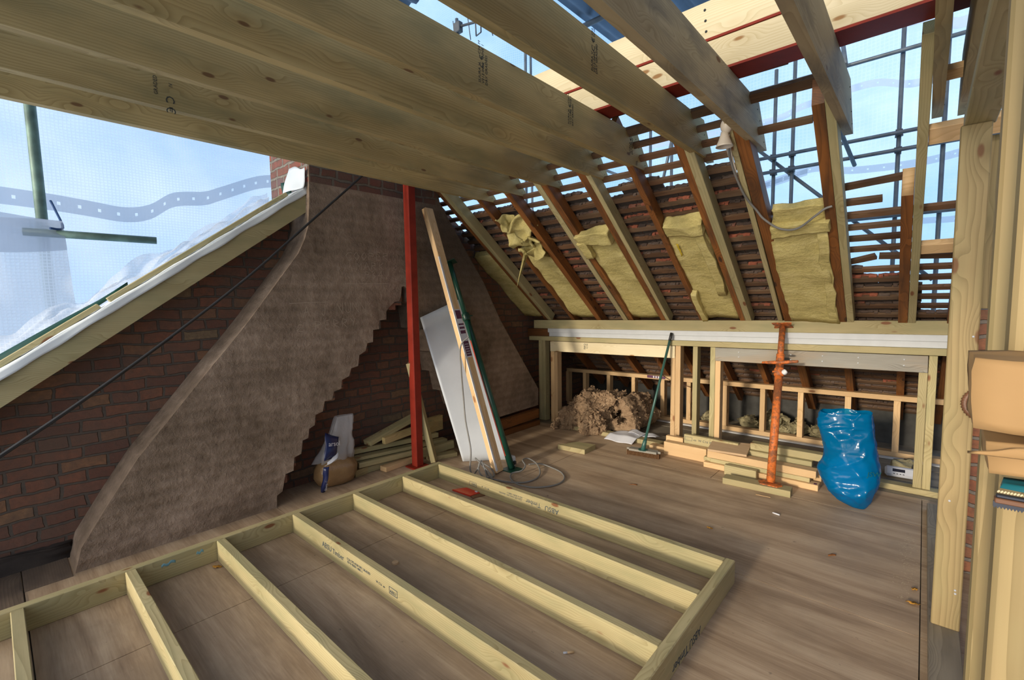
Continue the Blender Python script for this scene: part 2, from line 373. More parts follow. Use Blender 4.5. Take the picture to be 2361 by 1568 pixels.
s = NB('sand_in_polythene'); p = s.obj()
n1 = s.noise(p, 16, 4); n2 = s.noise(p, 120, 2)
s.bsdf(s.mix(n1, (0.20, 0.115, 0.05, 1), (0.34, 0.21, 0.10, 1)), 0.22, s.math('ADD', n1, s.math('MULTIPLY', n2, 0.1)), 0.5, 0.02); M['sand'] = s.m
M['bagblue'] = plain('navy_print', (0.012, 0.02, 0.085), 0.3, 0.1)
M['tin'] = plain('corrugated_steel', (0.10, 0.15, 0.22), 0.5, 0.3, 0.05, sc=2, Metallic=0.3)

# ------------------------------------------------------------------ builders
WM = {}
def world(o): return WM.get(o.name, Matrix.Identity(4))
def link(name, me, mat, parent=None, Mx=None, smooth=False):
    o = bpy.data.objects.new(name, me)
    COL.objects.link(o)
    if mat is not None and not me.materials: me.materials.append(mat)
    if smooth:
        for f in me.polygons: f.use_smooth = True
    Mx = Mx or Matrix.Identity(4)
    WM[o.name] = Mx
    if parent:
        o.parent = parent
        o.matrix_basis = world(parent).inverted() @ Mx
    else:
        o.matrix_basis = Mx
    return o
def from_bm(name, bm, mat, parent=None, Mx=None, smooth=False):
    me = bpy.data.meshes.new(name)
    bm.to_mesh(me); bm.free()
    return link(name, me, mat, parent, Mx, smooth)
def tag(o, label, cat, group=None, kind=None):
    o['label'] = label; o['category'] = cat
    if group: o['group'] = group
    o['kind'] = kind or 'thing'
    return o
def struct(o): o['kind'] = 'structure'; return o
def empty(name, loc, label=None, cat=None, group=None, rot=None):
    o = bpy.data.objects.new(name, None); COL.objects.link(o)
    o.empty_display_size = 0.1
    Mx = Matrix.Translation(V(loc))
    if rot is not None: Mx = Mx @ rot.to_4x4()
    o.matrix_basis = Mx; WM[o.name] = Mx
    if label: tag(o, label, cat, group)
    return o
def frame(O, X, Z):
    X = V(X).normalized(); Z = V(Z); Y = Z.cross(X).normalized(); Z = X.cross(Y)
    return Matrix(((X.x, Y.x, Z.x, O[0]), (X.y, Y.y, Z.y, O[1]), (X.z, Y.z, Z.z, O[2]), (0, 0, 0, 1)))
def box_bm(x0, x1, y0, y1, z0, z1, bev=0.0, bm=None):
    own = bm is None
    bm = bm or bmesh.new()
    vs = [bm.verts.new((x, y, z)) for x in (x0, x1) for y in (y0, y1) for z in (z0, z1)]
    for f in ((0, 1, 3, 2), (4, 6, 7, 5), (0, 4, 5, 1), (2, 3, 7, 6), (0, 2, 6, 4), (1, 5, 7, 3)):
        bm.faces.new([vs[i] for i in f])
    if bev and own:
        bmesh.ops.bevel(bm, geom=bm.edges[:], offset=bev, segments=1, affect='EDGES')
    return bm
def board(name, a, b, w, t, mat, parent=None, up=(0, 0, 1), bev=0.002):
    """timber from a to b (centre line); w across 'up', t across the other way; grain along local X"""
    a = V(a); b = V(b); L = (b-a).length
    Mx = frame(a, b-a, up)
    return from_bm(name, box_bm(0, L, -t/2, t/2, -w/2, w/2, min(bev, t*0.3, w*0.3)), mat, parent, Mx)
def bx(name, xs, ys, zs, mat, parent=None, bev=0.002):
    """axis-aligned timber, grain along its longest side"""
    d = [xs[1]-xs[0], ys[1]-ys[0], zs[1]-zs[0]]
    c = [(xs[0]+xs[1])/2, (ys[0]+ys[1])/2, (zs[0]+zs[1])/2]
    k = d.index(max(d))
    if k == 0: return board(name, (xs[0], c[1], c[2]), (xs[1], c[1], c[2]), d[2], d[1], mat, parent, (0, 0, 1), bev)
    if k == 1: return board(name, (c[0], ys[0], c[2]), (c[0], ys[1], c[2]), d[2], d[0], mat, parent, (0, 0, 1), bev)
    return board(name, (c[0], c[1], zs[0]), (c[0], c[1], zs[1]), d[0], d[1], mat, parent, (1, 0, 0), bev)
def prism(name, pts, t, O, U, W_, mat, parent=None, bev=0.0):
    """polygon pts in (U,W_) extruded by t along U x W_ direction's opposite-free normal (local Y)"""
    Mx = frame(O, U, W_)
    bm = bmesh.new()
    a = [bm.verts.new((p[0], 0, p[1])) for p in pts]
    b = [bm.verts.new((p[0], t, p[1])) for p in pts]
    n = len(pts)
    bm.faces.new(a); bm.faces.new(b[::-1])
    for i in range(n):
        bm.faces.new((a[i], b[i], b[(i+1) % n], a[(i+1) % n]))
    bmesh.ops.recalc_face_normals(bm, faces=bm.faces[:])
    if bev: bmesh.ops.bevel(bm, geom=bm.edges[:], offset=bev, segments=1, affect='EDGES')
    return from_bm(name, bm, mat, parent, Mx)
def smooth_pts(pts, n=6):
    pts = [V(p) for p in pts]; out = []
    for i in range(len(pts)-1):
        p0 = pts[max(i-1, 0)]; p1 = pts[i]; p2 = pts[i+1]; p3 = pts[min(i+2, len(pts)-1)]
        for k in range(n):
            t = k/n
            out.append(0.5*((2*p1)+(p2-p0)*t+(2*p0-5*p1+4*p2-p3)*t*t+(3*p1-p0-3*p2+p3)*t**3))
    out.append(pts[-1]); return out
def tube_bm(pts, r, seg=8, bm=None, cap=True):
    bm = bm or bmesh.new()
    pts = [V(p) for p in pts]; rings = []
    prev = None
    for i, p in enumerate(pts):
        d = (pts[min(i+1, len(pts)-1)]-pts[max(i-1, 0)]).normalized()
        if prev is None:
            a = d.orthogonal().normalized()
        else:
            a = (prev-d*prev.dot(d)).normalized()
        prev = a; b = d.cross(a)
        if isinstance(r, (list, tuple)):
            q = i/(len(pts)-1)*(len(r)-1); k0 = min(int(q), len(r)-2); rr = r[k0]*(1-q+k0)+r[k0+1]*(q-k0)
        else: rr = r
        rings.append([bm.verts.new(p+rr*(math.cos(2*PI*k/seg)*a+math.sin(2*PI*k/seg)*b)) for k in range(seg)])
    for i in range(len(rings)-1):
        for k in range(seg):
            f = bm.faces.new((rings[i][k], rings[i][(k+1) % seg], rings[i+1][(k+1) % seg], rings[i+1][k])); f.smooth = True
    if cap:
        bm.faces.new(rings[0][::-1]); bm.faces.new(rings[-1])
    return bm
def tube(name, pts, r, mat, parent=None, n=0, seg=10):
    if n: pts = smooth_pts(pts, n)
    return from_bm(name, tube_bm(pts, r, seg), mat, parent)
def sheet_bm(P, nu, nv, fn=None, th=0.0):
    """quad patch from 4 corners P (00,10,11,01), optional displacement fn(u,v)->Vector, optional thickness"""
    P = [V(p) for p in P]; bm = bmesh.new(); g = []
    for i in range(nu+1):
        row = []
        for j in range(nv+1):
            u = i/nu; v = j/nv
            p = (P[0]*(1-u)+P[1]*u)*(1-v)+(P[3]*(1-u)+P[2]*u)*v
            if fn: p = p+fn(u, v)
            row.append(bm.verts.new(p))
        g.append(row)
    for i in range(nu):
        for j in range(nv):
            f = bm.faces.new((g[i][j], g[i+1][j], g[i+1][j+1], g[i][j+1])); f.smooth = True
    if th:
        bm.normal_update(); bmesh.ops.solidify(bm, geom=bm.faces[:], thickness=th)
    return bm
def nz3(p, sc, seed=0.0): return noise.noise_vector(V(p)*sc+V((seed, seed*1.7, seed*0.3)))
def lumpy(x0, x1, y0, y1, z0, z1, cut=12, amp=0.02, sc=6, seed=0, cuts=(1, 1, 1), amp2=0.006):
    """subdivided box with noise-pushed surface"""
    bm = bmesh.new()
    d = (x1-x0, y1-y0, z1-z0)
    bmesh.ops.create_cube(bm, size=1.0)
    for v in bm.verts:
        v.co = V((x0+(v.co.x+.5)*d[0], y0+(v.co.y+.5)*d[1], z0+(v.co.z+.5)*d[2]))
    bmesh.ops.subdivide_edges(bm, edges=bm.edges[:], cuts=cut, use_grid_fill=True)
    for v in bm.verts:
        o = nz3(v.co, sc, seed)*amp+nz3(v.co, sc*4, seed+9)*amp2
        v.co += o
    bm.normal_update()
    for f in bm.faces: f.smooth = True
    return bm
def text(name, body, size, mat, parent, Mx, space=1.0, thin=0.0, sx=1.0):
    cu = bpy.data.curves.new(name, 'FONT'); cu.body = body; cu.size = size; cu.space_character = space
    cu.offset = thin; cu.resolution_u = 2; cu.space_line = 0.95; cu.extrude = 0.0004
    t = bpy.data.objects.new(name, cu); COL.objects.link(t)
    bpy.context.view_layer.update()
    me = bpy.data.meshes.new_from_object(t)
    bpy.data.objects.remove(t); bpy.data.curves.remove(cu)
    me.materials.clear()
    if sx != 1.0:
        for v in me.vertices: v.co.x *= sx
    return link(name, me, mat, parent, Mx)
def tframe(O, right, upv):
    X = V(right).normalized(); Y = V(upv).normalized(); Z = X.cross(Y)
    return Matrix(((X.x, Y.x, Z.x, O[0]), (X.y, Y.y, Z.y, O[1]), (X.z, Y.z, Z.z, O[2]), (0, 0, 0, 1)))

# ------------------------------------------------------------------ room shell
# floor: plywood sheets laid with open joints on a dark deck (one structure mesh)
bm = bmesh.new()
def sheet(x0, x1, y0, y1, z=0.0):
    g = 0.0022
    box_bm(x0+g, x1-g, y0+g, y1-g, z-0.018, z, 0, bm)
for y0, y1 in ((-1.25, 0.025), (0.025, 1.33), (1.33, 2.625), (2.625, 3.945), (3.945, 4.50)):
    cutx = [-3.85, -2.53 if y0 < 3.9 else -1.29, 0.045]
    for i in range(len(cutx)-1): sheet(cutx[i], cutx[i+1], y0, y1)
    sheet(0.045, 1.4, y0, y1, -0.003)
struct(from_bm('floor', bm, M['ply']))
struct(bx('trim_1', (-4.0, 1.45), (-1.4, 6.3), (-0.15, -0.021), M['softgrey'], None, 0))
# bare boards inside the eaves
bm = bmesh.new()
for i, (y0, y1) in enumerate(((4.50, 4.66), (4.66, 4.86), (4.86, 5.07), (5.07, 5.28), (5.28, 5.46), (5.46, 5.66), (5.66, 5.9))):
    box_bm(-3.85, 0.3, y0+0.003, y1-0.003, -0.019, -0.002-0.002*(i % 2), 0, bm)
struct(from_bm('trim_2', bm, M['softgrey']))
# gable wall (left), sloping with both roof pitches
zl = lambda y: 0.979+0.734*y+0.10
zr = lambda y: 1.30+(4.6-y)*0.745+0.24
gp = [(-1.35, 0), (6.25, 0), (6.25, zr(6.25)), (2.60, 3.02), (2.45, 2.86), (-1.35, max(0.1, zl(-1.35)))]
struct(prism('wall_left', gp, 0.22, (-3.85, 0, -0.02), (0, 1, 0), (0, 0, 1), M['brick']))
struct(prism('wall_right', [(-1.35, 0), (6.25, 0), (6.25, zr(6.25)), (2.53, 2.70), (2.3, 2.25), (-1.35, 2.25)], -0.22, (1.42, 0, -0.02), (0, 1, 0), (0, 0, 1), M['brickx']))
struct(bx('wall_back', (-3.85, 1.42), (6.12, 6.25), (-0.15, 0.32), M['concrete'], None, 0))

# unseen white sheet added behind the camera to spread soft sun over the far slope
s = NB('sun_diffuser_film')
tl = s.n('BsdfTranslucent'); tl.inputs[0].default_value = (0.88, 0.87, 0.84, 1)
df = s.n('BsdfDiffuse'); df.inputs[0].default_value = (0.82, 0.82, 0.80, 1)
m = s.n('MixShader'); m.inputs[0].default_value = 0.3; s.l(tl.outputs[0], m.inputs[1]); s.l(df.outputs[0], m.inputs[2]); tr = s.n('BsdfTransparent'); m2 = s.n('MixShader'); m2.inputs[0].default_value = 0.58; s.l(tr.outputs[0], m2.inputs[1]); s.l(m.outputs[0], m2.inputs[2]); s.l(m2.outputs[0], s.out.inputs[0])
M['front'] = s.m
tag(from_bm('sun_diffuser_sheet', sheet_bm([(-4.6, -2.0, 2.50), (1.5, -2.0, 2.50), (1.5, -2.0, 3.86), (-4.6, -2.0, 3.86)], 40, 10, lambda u, v: V((0, .04*math.sin(u*40), 0))), M['front'], None, None, True), 'added unseen white sheet behind the camera, diffusing sun onto the far roof slope', 'sheeting')
struct(from_bm('baseboard_left', lumpy(-3.87, -3.81, -1.3, 0.24, -.01, .10, 14, .035, 7, 3, amp2=.02), M['soot_shade']))
struct(from_bm('trim_3', box_bm(-3.84, -3.36, -1.2, .02, .0, .004), M['darkboard'])); struct(from_bm('trim_4', box_bm(-3.84, -3.52, .026, .215, .0, .004), M['darkboard']))
# chimney breast: two rendered legs gathering into one stack, stepped brick edge between
rag = random.Random(3)
outer_l = [(0.225, -0.01), (0.262, 0.134), (0.40, 0.36), (0.547, 0.586), (0.76, 0.845), (0.97, 1.102), (1.10, 1.255), (1.222, 1.406), (1.40, 1.643), (1.587, 1.892), (1.640, 2.0), (1.674, 2.108), (1.690, 2.30), (1.697, 2.50), (1.70, 2.62)]
outer_r = [(2.93, 2.62), (2.98, 2.46), (3.344, 1.98), (3.545, 1.727), (3.80, 1.308), (4.14, 0.86), (4.473, 0.427), (4.47, 0.22)]
inner = [(3.32, 0.20), (3.26, 0.42), (3.20, 0.42), (3.15, 0.58), (3.06, 0.60), (3.02, 0.80), (2.93, 0.82), (2.89, 1.02), (2.80, 1.04), (2.76, 1.25), (2.69, 1.27), (2.66, 1.50), (2.585, 1.52), (2.57, 1.64), (2.53, 1.66),
         (2.505, 1.655), (2.49, 1.56), (2.47, 1.525), (2.425, 1.52), (2.37, 1.475), (2.335, 1.44), (2.33, 1.365), (2.262, 1.36), (2.255, 1.285), (2.195, 1.28), (2.19, 1.175), (2.135, 1.17), (2.115, 1.105), (2.055, 1.075), (2.04, 0.985),
         (1.975, 0.972), (1.955, 0.91), (1.89, 0.885), (1.88, 0.815), (1.815, 0.80), (1.80, 0.74), (1.735, 0.735), (1.715, 0.655), (1.655, 0.64), (1.645, 0.56), (1.60, 0.54), (1.59, 0.47), (1.545, 0.46), (1.53, 0.36), (1.475, 0.345), (1.465, 0.245), (1.405, 0.235), (1.375, 0.11), (1.335, 0.09), (1.33, -0.01)]
chim = prism('chimney_breast', outer_l+outer_r+inner, 0.30, (-3.55, 0, 0), (0, 1, 0), (0, 0, 1), M['plaster'])
tag(chim, 'rough brown rendered chimney breast leaning up the gable wall, stepped brick edge and scratched names', 'chimney')
st = prism('stack', [(1.705, 2.44), (2.92, 2.44), (2.92, 3.7), (1.705, 3.7)], 0.70, (-3.548, 0, 0), (0, 1, 0), (0, 0, 1), M['stacky0'], chim)
st2 = from_bm('stack_face', box_bm(-4.25, -3.56, 1.695, 1.705, 2.2, 3.7), M['stackx'], chim)
st2['label'] = 'red brick outer face with sunlight painted into its colour'
# reveal bricks along the broken edge of the left leg
rb = bmesh.new()
for i in range(16, len(inner)-2, 2):
    y, z = inner[i]
    box_bm(-3.80, -3.556-0.012*rag.random(), y-0.06, y+0.004+0.012*rag.random(), z-0.072, z-0.004, 0, rb)
for yy in (2.468, 2.487, 2.513, 2.532):
    box_bm(-3.75, -3.60, yy-0.008, yy+0.008, 1.52, 1.60+0.04*rag.random(), 0, rb)
o = from_bm('broken_brick_edge', rb, M['brick'], chim); o['label'] = 'stepped broken brickwork edge'
# names scratched in the render, drawn as thin strokes
STK = {'A': [[(0, 0), (.5, 1), (1, 0)], [(.2, .4), (.8, .4)]], 'J': [[(.7, 1), (.7, .15), (.4, 0), (.1, .2)]], 'N': [[(0, 0), (0, 1), (1, 0), (1, 1)]], 'U': [[(0, 1), (.1, .2), (.5, 0), (.9, .2), (1, 1)]],
       'P': [[(0, 0), (0, 1), (.8, .85), (.8, .6), (0, .5)]], 'E': [[(.8, 1), (0, 1), (0, 0), (.8, 0)], [(0, .5), (.7, .5)]], 'R': [[(0, 0), (0, 1), (.8, .85), (.8, .6), (0, .5), (.9, 0)]], 'Y': [[(0, 1), (.5, .5), (1, 1)], [(.5, .5), (.45, 0)]],
       'C': [[(1, .9), (.4, 1), (0, .5), (.4, 0), (1, .1)]], 'O': [[(.5, 1), (0, .5), (.5, 0), (1, .5), (.5, 1)]], 'M': [[(0, 0), (.1, 1), (.5, .4), (.9, 1), (1, 0)]], 'K': [[(0, 0), (0, 1)], [(.8, 1), (0, .45), (.9, 0)]],
       '8': [[(.5, .5), (.1, .75), (.5, 1), (.9, .75), (.5, .5), (.05, .25), (.5, 0), (.95, .25), (.5, .5)]], '1': [[(.5, 0), (.5, 1)]], '9': [[(.9, .6), (.3, .55), (.2, .85), (.6, 1), (.9, .8), (.8, 0)]], '3': [[(.1, .9), (.6, 1), (.8, .75), (.4, .5), (.9, .25), (.5, 0), (.1, .1)]],
       '4': [[(.7, 0), (.7, 1), (0, .3), (1, .3)]], '&': [[(.9, .8), (.4, .9), (.2, .55), (.6, .5), (0, .1), (.5, 0), (1, .1)]], '-': [[(0, .5), (3, .55)]], ' ': []}
def scratch(word, y, z, wd, ht, gap):
    bm = bmesh.new(); rr = random.Random(hash(word) % 99 if False else len(word)*7+int(ht*1000))
    def dr(st):
        pts = [V((-3.549, y+k*gap+(p[0])*wd+rr.uniform(-.004, .004), z+p[1]*ht+rr.uniform(-.005, .005)+k*0.004)) for p in st]
        for i in range(len(pts)-1):
            a, b = pts[i], pts[i+1]; d = (b-a).normalized(); n = V((0, -d.z, d.y))*0.0017
            f = [bm.verts.new(q) for q in (a-n, b-n, b+n, a+n)]; bm.faces.new(f)
    for k, ch in enumerate(word):
        for s_ in STK[ch]: dr(s_)
    from_bm('scratched_lettering', bm, M['scratch'], chim)
scratch('A J NUNN', 1.60, 1.412, 0.050, 0.085, 0.069)
scratch('& PERRY', 1.545, 1.298, 0.046, 0.068, 0.074)
scratch('COOPER', 1.972, 1.865, 0.050, 0.062, 0.070)
scratch('MARK 8', 2.062, 1.787, 0.048, 0.062, 0.072)
scratch('1934', 2.062, 1.718, 0.045, 0.056, 0.068)
scratch('-', 1.50, 1.505, 0.10, 0.03, 0.1)
scratch('-', 1.95, 1.66, 0.14, 0.03, 0.1)
# old red-stained timbers at the foot of the right leg
o = board('old_trimmer', (-3.53, 3.30, 0.115), (-3.53, 4.42, 0.135), 0.11, 0.06, M['old']); tag(o, 'old red-brown trimmer timber at the foot of the chimney, upper of two', 'timber')
o = board('old_trimmer', (-3.50, 3.20, 0.028), (-3.50, 4.40, 0.028), 0.055, 0.06, M['old']); tag(o, 'old red-brown timber lying on the floor under the chimney leg, lower of two', 'timber')

# ------------------------------------------------------------------ ceiling joists
JX = [-3.082, -2.723, -2.317, -1.902, -1.567, -1.13, -0.798, -0.352, 0.029, 0.130]
JE = [3.30, 3.315, 3.31, 3.335, 3.335, 3.395, 3.375, 3.39, 3.41, 3.45]
JL = ['ceiling joist nearest the gable wall, over the red steel post', 'greenish ceiling joist second from the gable wall, CE stamp near its near end', 'ceiling joist third from the gable wall, plain greenish face', 'ceiling joist fourth from the gable wall, wavy open grain',
      'pale ceiling joist with black grading stamps, fifth from the gable wall', 'ceiling joist with faint CE stamp, left edge of the corrugated roof patch', 'mud-spattered ceiling joist carrying the white lamp at its far end', 'short-looking ceiling joist with bluish smears, right of the spattered one', 'ceiling joist seen edge-on just left of the tall post', 'dark ceiling joist right above the tall post, mostly hidden by it']
joists = []
for i, (x, ye) in enumerate(zip(JX, JE)):
    h = 0.226; hh_ = 0
    top = 2.666 if i < 6 else 2.675
    pts = [(-1.25, 2.44), (ye, 2.44), (ye-0.012, 2.455), (ye-0.205, top), (-1.25, top)]
    pts = [(a+1.25, b-2.44) for a, b in pts]
    j = prism('ceiling_joist', pts, 0.045, (x, -1.25, 2.44), (0, 1, 0), (0, 0, 1), M['dirty'] if i in (6, 7) else M['joist'])
    tag(j, JL[i], 'joist', 'ceiling joists')
    joists.append(j)
    # nail heads at the end
    bm = bmesh.new()
    for k in range(4):
        u = ye-0.055-0.15*k/3-0.02*R.random(); zz = 2.44+0.035+0.15*k/3
        bmesh.ops.create_uvsphere(bm, u_segments=6, v_segments=4, radius=0.0035, matrix=Matrix.Translation((x+0.0005, u-0.02, zz)))
    from_bm('nail', bm, M['coupler'], j)
def stamp(j, x, y, z, body, size, sx=1.0):
    text('grade_stamp', body, size, M['ink'], j, tframe((x+0.0008, y, z), (0, 0, 1), (0, -1, 0)), 1.05, 0.0, sx)
for y, z, k in ((1.575, 2.505, 1.0), (2.285, 2.51, 0.92), (3.02, 2.51, 0.85)):
    stamp(joists[4], -1.567, y, z, 'SUURA V      C24 M', 0.0205*k)
    stamp(joists[4], -1.567, y+0.022*k, z+0.002, 'V212\u00b70402   NNE 1', 0.0205*k)
    stamp(joists[4], -1.567, y+0.044*k, z, 'DRY GRADED', 0.0205*k)
    text('ce_mark', 'C \u20ac', 0.034*k, M['ink'], joists[4], tframe((-1.566, y+0.018*k, z+0.068*k), (0, 0, 1), (0, -1, 0)))
stamp(joists[4], -1.567, 3.115, 2.45, 'C24\nNNE', 0.016)
stamp(joists[5], -1.13, 1.83, 2.50, 'SUURA V\nV212\u00b70402\nDRY GRADED', 0.0195)
text('ce_mark', 'C \u20ac', 0.036, M['ink'], joists[5], tframe((-1.129, 1.845, 2.585), (0, 0, 1), (0, -1, 0)))
stamp(joists[5], -1.13, 1.83, 2.648, 'C24\nNNE', 0.017)
stamp(joists[1], -2.723, 0.60, 2.49, 'GRADED\n\n\n        IV', 0.021)
text('ce_mark', 'C \u20ac', 0.05, M['ink'], joists[1], tframe((-2.722, 0.63, 2.50), (0, 0, -1), (0, 1, 0)))

# ------------------------------------------------------------------ ridge steel and post
rs = empty('steel_ridge_beam', (-1.6, 2.7, 2.68), 'red steel beam packed with pale timber, running along the ridge above the joists', 'beam')
bm = bmesh.new()
box_bm(-3.55, 1.38, 2.60, 2.765, 2.68, 2.692, 0, bm); box_bm(-3.55, 1.38, 2.60, 2.765, 2.848, 2.86, 0, bm); box_bm(-3.55, 1.38, 2.678, 2.687, 2.692, 2.848, 0, bm)
from_bm('steel_section', bm, M['red'], rs)
for xa, xb in ((-3.54, -1.07), (-1.068, 1.37)):
    bx('packing_timber', (xa, xb), (2.606, 2.677), (2.694, 2.846), M['plank'], rs)
bx('packing_timber', (-3.54, 1.37), (2.688, 2.76), (2.694, 2.846), M['plank'], rs)
o = bx('ridge_plate', (-3.54, 1.37), (2.606, 2.70), (2.861, 3.05), M['plank']); tag(o, 'pale sunlit timber plank bolted on edge along the top of the red steel beam', 'plank')
bm = bmesh.new()
for x in (-2.9, -2.2, -1.5, -0.92, -0.2, 0.5):
    for z in (2.90, 2.955, 3.01):
        bmesh.ops.create_uvsphere(bm, u_segments=8, v_segments=5, radius=0.007, matrix=Matrix.Translation((x-0.004*(z-2.9)*20, 2.606, z)))
from_bm('bolt_heads', bm, M['coupler'], o)
ps = empty('steel_post', (-3.439, 2.536, 0), 'red painted square steel post in front of the rendered chimney breast', 'post')
from_bm('shaft', box_bm(-3.478, -3.400, 2.497, 2.575, 0.012, 2.668, 0.006), M['red'], ps)
from_bm('base_plate', box_bm(-3.52, -3.36, 2.455, 2.617, 0.0, 0.012, 0.002), M['red'], ps)
from_bm('cap_plate', box_bm(-3.50, -3.37, 2.485, 2.66, 2.668, 2.68, 0.002), M['red'], ps)

# ------------------------------------------------------------------ rafters of the far pitch
NV = V((0, .5978, .8016)); SV = V((0, .8016, -.5978))
def roofp(x, s_, off=0.0):
    """point on the underside of the rafters, s_ metres up the slope from the eaves purlin, off metres outwards"""
    return V((x+0.014*max(s_, 0), 4.6, 1.30))-SV*s_+NV*off
def roofq(x, s_, off=0.0):
    return V((x, 4.6, 1.30))-SV*s_+NV*off
def rafter(name, x0, x1, s0, s1, mat, label, depth=0.1, group='rafters of the far roof slope'):
    a = roofp((x0+x1)/2, s0, depth/2); b = roofp((x0+x1)/2, s1, depth/2)
    return tag(board(name, a, b, depth, x1-x0-0.001, mat, None, NV, 0.002), label, 'rafter', group)
OLD = [(-3.565, -3.515, 2.24, 'old brown rafter against the gable wall, insulation on its left'), (-3.166, -3.116, 2.24, 'old brown rafter left of the crumpled insulation, nearest the gable end but one'), (-2.819, -2.756, 2.24, 'old brown rafter along the right edge of the crumpled insulation strip'),
       (-2.411, -2.355, 2.24, 'old brown rafter along the left edge of the folded-over insulation strip'), (-2.048, -1.985, 2.24, 'old brown rafter along the right edge of the folded-over insulation strip'), (-1.65, -1.602, 2.24, 'old brown rafter along the left edge of the insulation strip with a yellow mark'),
       (-1.282, -1.23, 2.24, 'old brown rafter along the right edge of the insulation strip with a yellow mark'), (-0.923, -0.85, 2.10, 'old brown rafter below the white lamp, left edge of the widest insulation'), (-0.523, -0.465, 2.03, 'tall old brown rafter with a pointed sawn top against the sky'), (-0.148, -0.092, 1.30, 'short old brown rafter with a pale sawn top end near the right wall')]
for x0, x1, s1, lb in OLD:
    if x0 in (-0.523, -0.148):          # plumb-cut tops standing free
        c = 0.08 if x0 == -0.523 else 0.115
        pts = [(-1.72, 0), (s1, 0), (s1+c, 0.10), (-1.72, 0.10)]
        U_ = (roofp(x0, 2)-roofp(x0, 0)).normalized()
        r = prism('old_rafter', [(p+1.72, q) for p, q in pts], x1-x0-.001, roofp(x0, 0)-U_*1.72, U_, NV, M['old'])
        tag(r, lb, 'rafter', 'rafters of the far roof slope')
        if x0 == -0.148:
            q0 = roofp(x0+.002, s1, .001)-V((0, .0015, 0)); q1 = roofp(x1-.002, s1, .001)-V((0, .0015, 0)); q2 = roofp(x1-.002, s1+c, .099)-V((0, .0015, 0)); q3 = roofp(x0+.002, s1+c, .099)-V((0, .0015, 0))
            e = from_bm('sawn_end', sheet_bm([q0, q1, q2, q3], 2, 2, None, .002), M['pale'], r); e['label'] = 'pale freshly sawn end'
    else:
        r = rafter('old_rafter', x0, x1, -1.72, s1, M['old'], lb)
NEW = [(-3.515, -3.455, 'new pale rafter nearest the gable wall, fixed beside an old one'), (-2.468, -2.412, 'new pale rafter left of the folded-over insulation strip'), (-1.985, -1.942, 'new pale rafter right of the folded-over insulation strip'), (-1.23, -1.172, 'new pale rafter right of the insulation strip with a yellow mark'), (-0.959, -0.923, 'new pale rafter carrying the lamp cable'), (-0.465, -0.42, 'new pale rafter beside the tall pointed old rafter'), (-0.092, -0.046, 'new pale rafter running up past the short sawn-off rafter')]
for x0, x1, lb in NEW:
    rafter('new_rafter', x0, x1, -0.06, 2.18 if x0 < -0.5 else (2.05 if x0 < -0.4 else 2.24), M['treat'], lb)
rafter('old_rafter', 0.115, 0.165, -1.72, 1.0, M['old'], 'dark old rafter half hidden behind the tall right post')
rafter('new_rafter', 0.30, 0.345, -0.06, 2.24, M['treat'], 'new pale rafter behind the right stud wall')
# noggins between the new rafters on the right
for s_, off, hh, mt, lb in ((1.66, 0.05, 0.10, 'pale', 'sunlit pale noggin beside the top of the tall post, middle of three'), (0.80, 0.04, 0.085, 'pale', 'pale noggin low beside the tall post, lowest of three'), (2.0, 0.04, 0.055, 'pale', 'small pale noggin high between joist and post, topmost of three')):
    o = board('roof_noggin', roofp(-0.046, s_, off), roofp(0.30, s_, off), hh, 0.045, M[mt], None, -SV); tag(o, lb, 'noggin', 'noggins of the right bay')

# battens
GA = 0.113
def sk(k): return 0.063+GA*k
BI = {}
def batten(x0, x1, k, ds0=0.0, ds1=0.0, w_=0.042, t_=0.025):
    rr = R.uniform
    s0 = sk(k)+ds0+rr(-.004, .004); s1 = sk(k)+ds1+rr(-.004, .004)
    n = max(2, int((x1-x0)/0.25)); bm = bmesh.new(); rings = []
    L = x1-x0
    for i in range(n+1):
        u = i/n; c = V((L*u, rr(-.001, .001), rr(-.0022, .0022))); hw = w_/2*rr(.88, 1.08); ht = t_/2*rr(.9, 1.05)
        rings.append([bm.verts.new(c+V((0, a*ht, b*hw))) for a, b in ((-1, -1), (1, -1), (1, 1), (-1, 1))])
    for i in range(n):
        for q in range(4): bm.faces.new((rings[i][q], rings[i][(q+1) % 4], rings[i+1][(q+1) % 4], rings[i+1][q]))
    bm.faces.new(rings[0][::-1]); bm.faces.new(rings[-1])
    bmesh.ops.recalc_face_normals(bm, faces=bm.faces[:])
    a = roofp(x0, s0, 0.1005+t_/2); b = roofp(x1, s1, 0.1005+t_/2)
    return from_bm('roof_batten', bm, M['batten'], None, frame(a, b-a, -SV))
ordn = ['first', 'second', 'third', 'fourth', 'fifth', 'sixth', 'seventh', 'eighth', 'ninth', 'tenth', 'eleventh', 'twelfth', 'thirteenth', 'fourteenth', 'fifteenth', 'sixteenth', 'seventeenth', 'eighteenth', 'nineteenth']
GB = 'old roof battens'
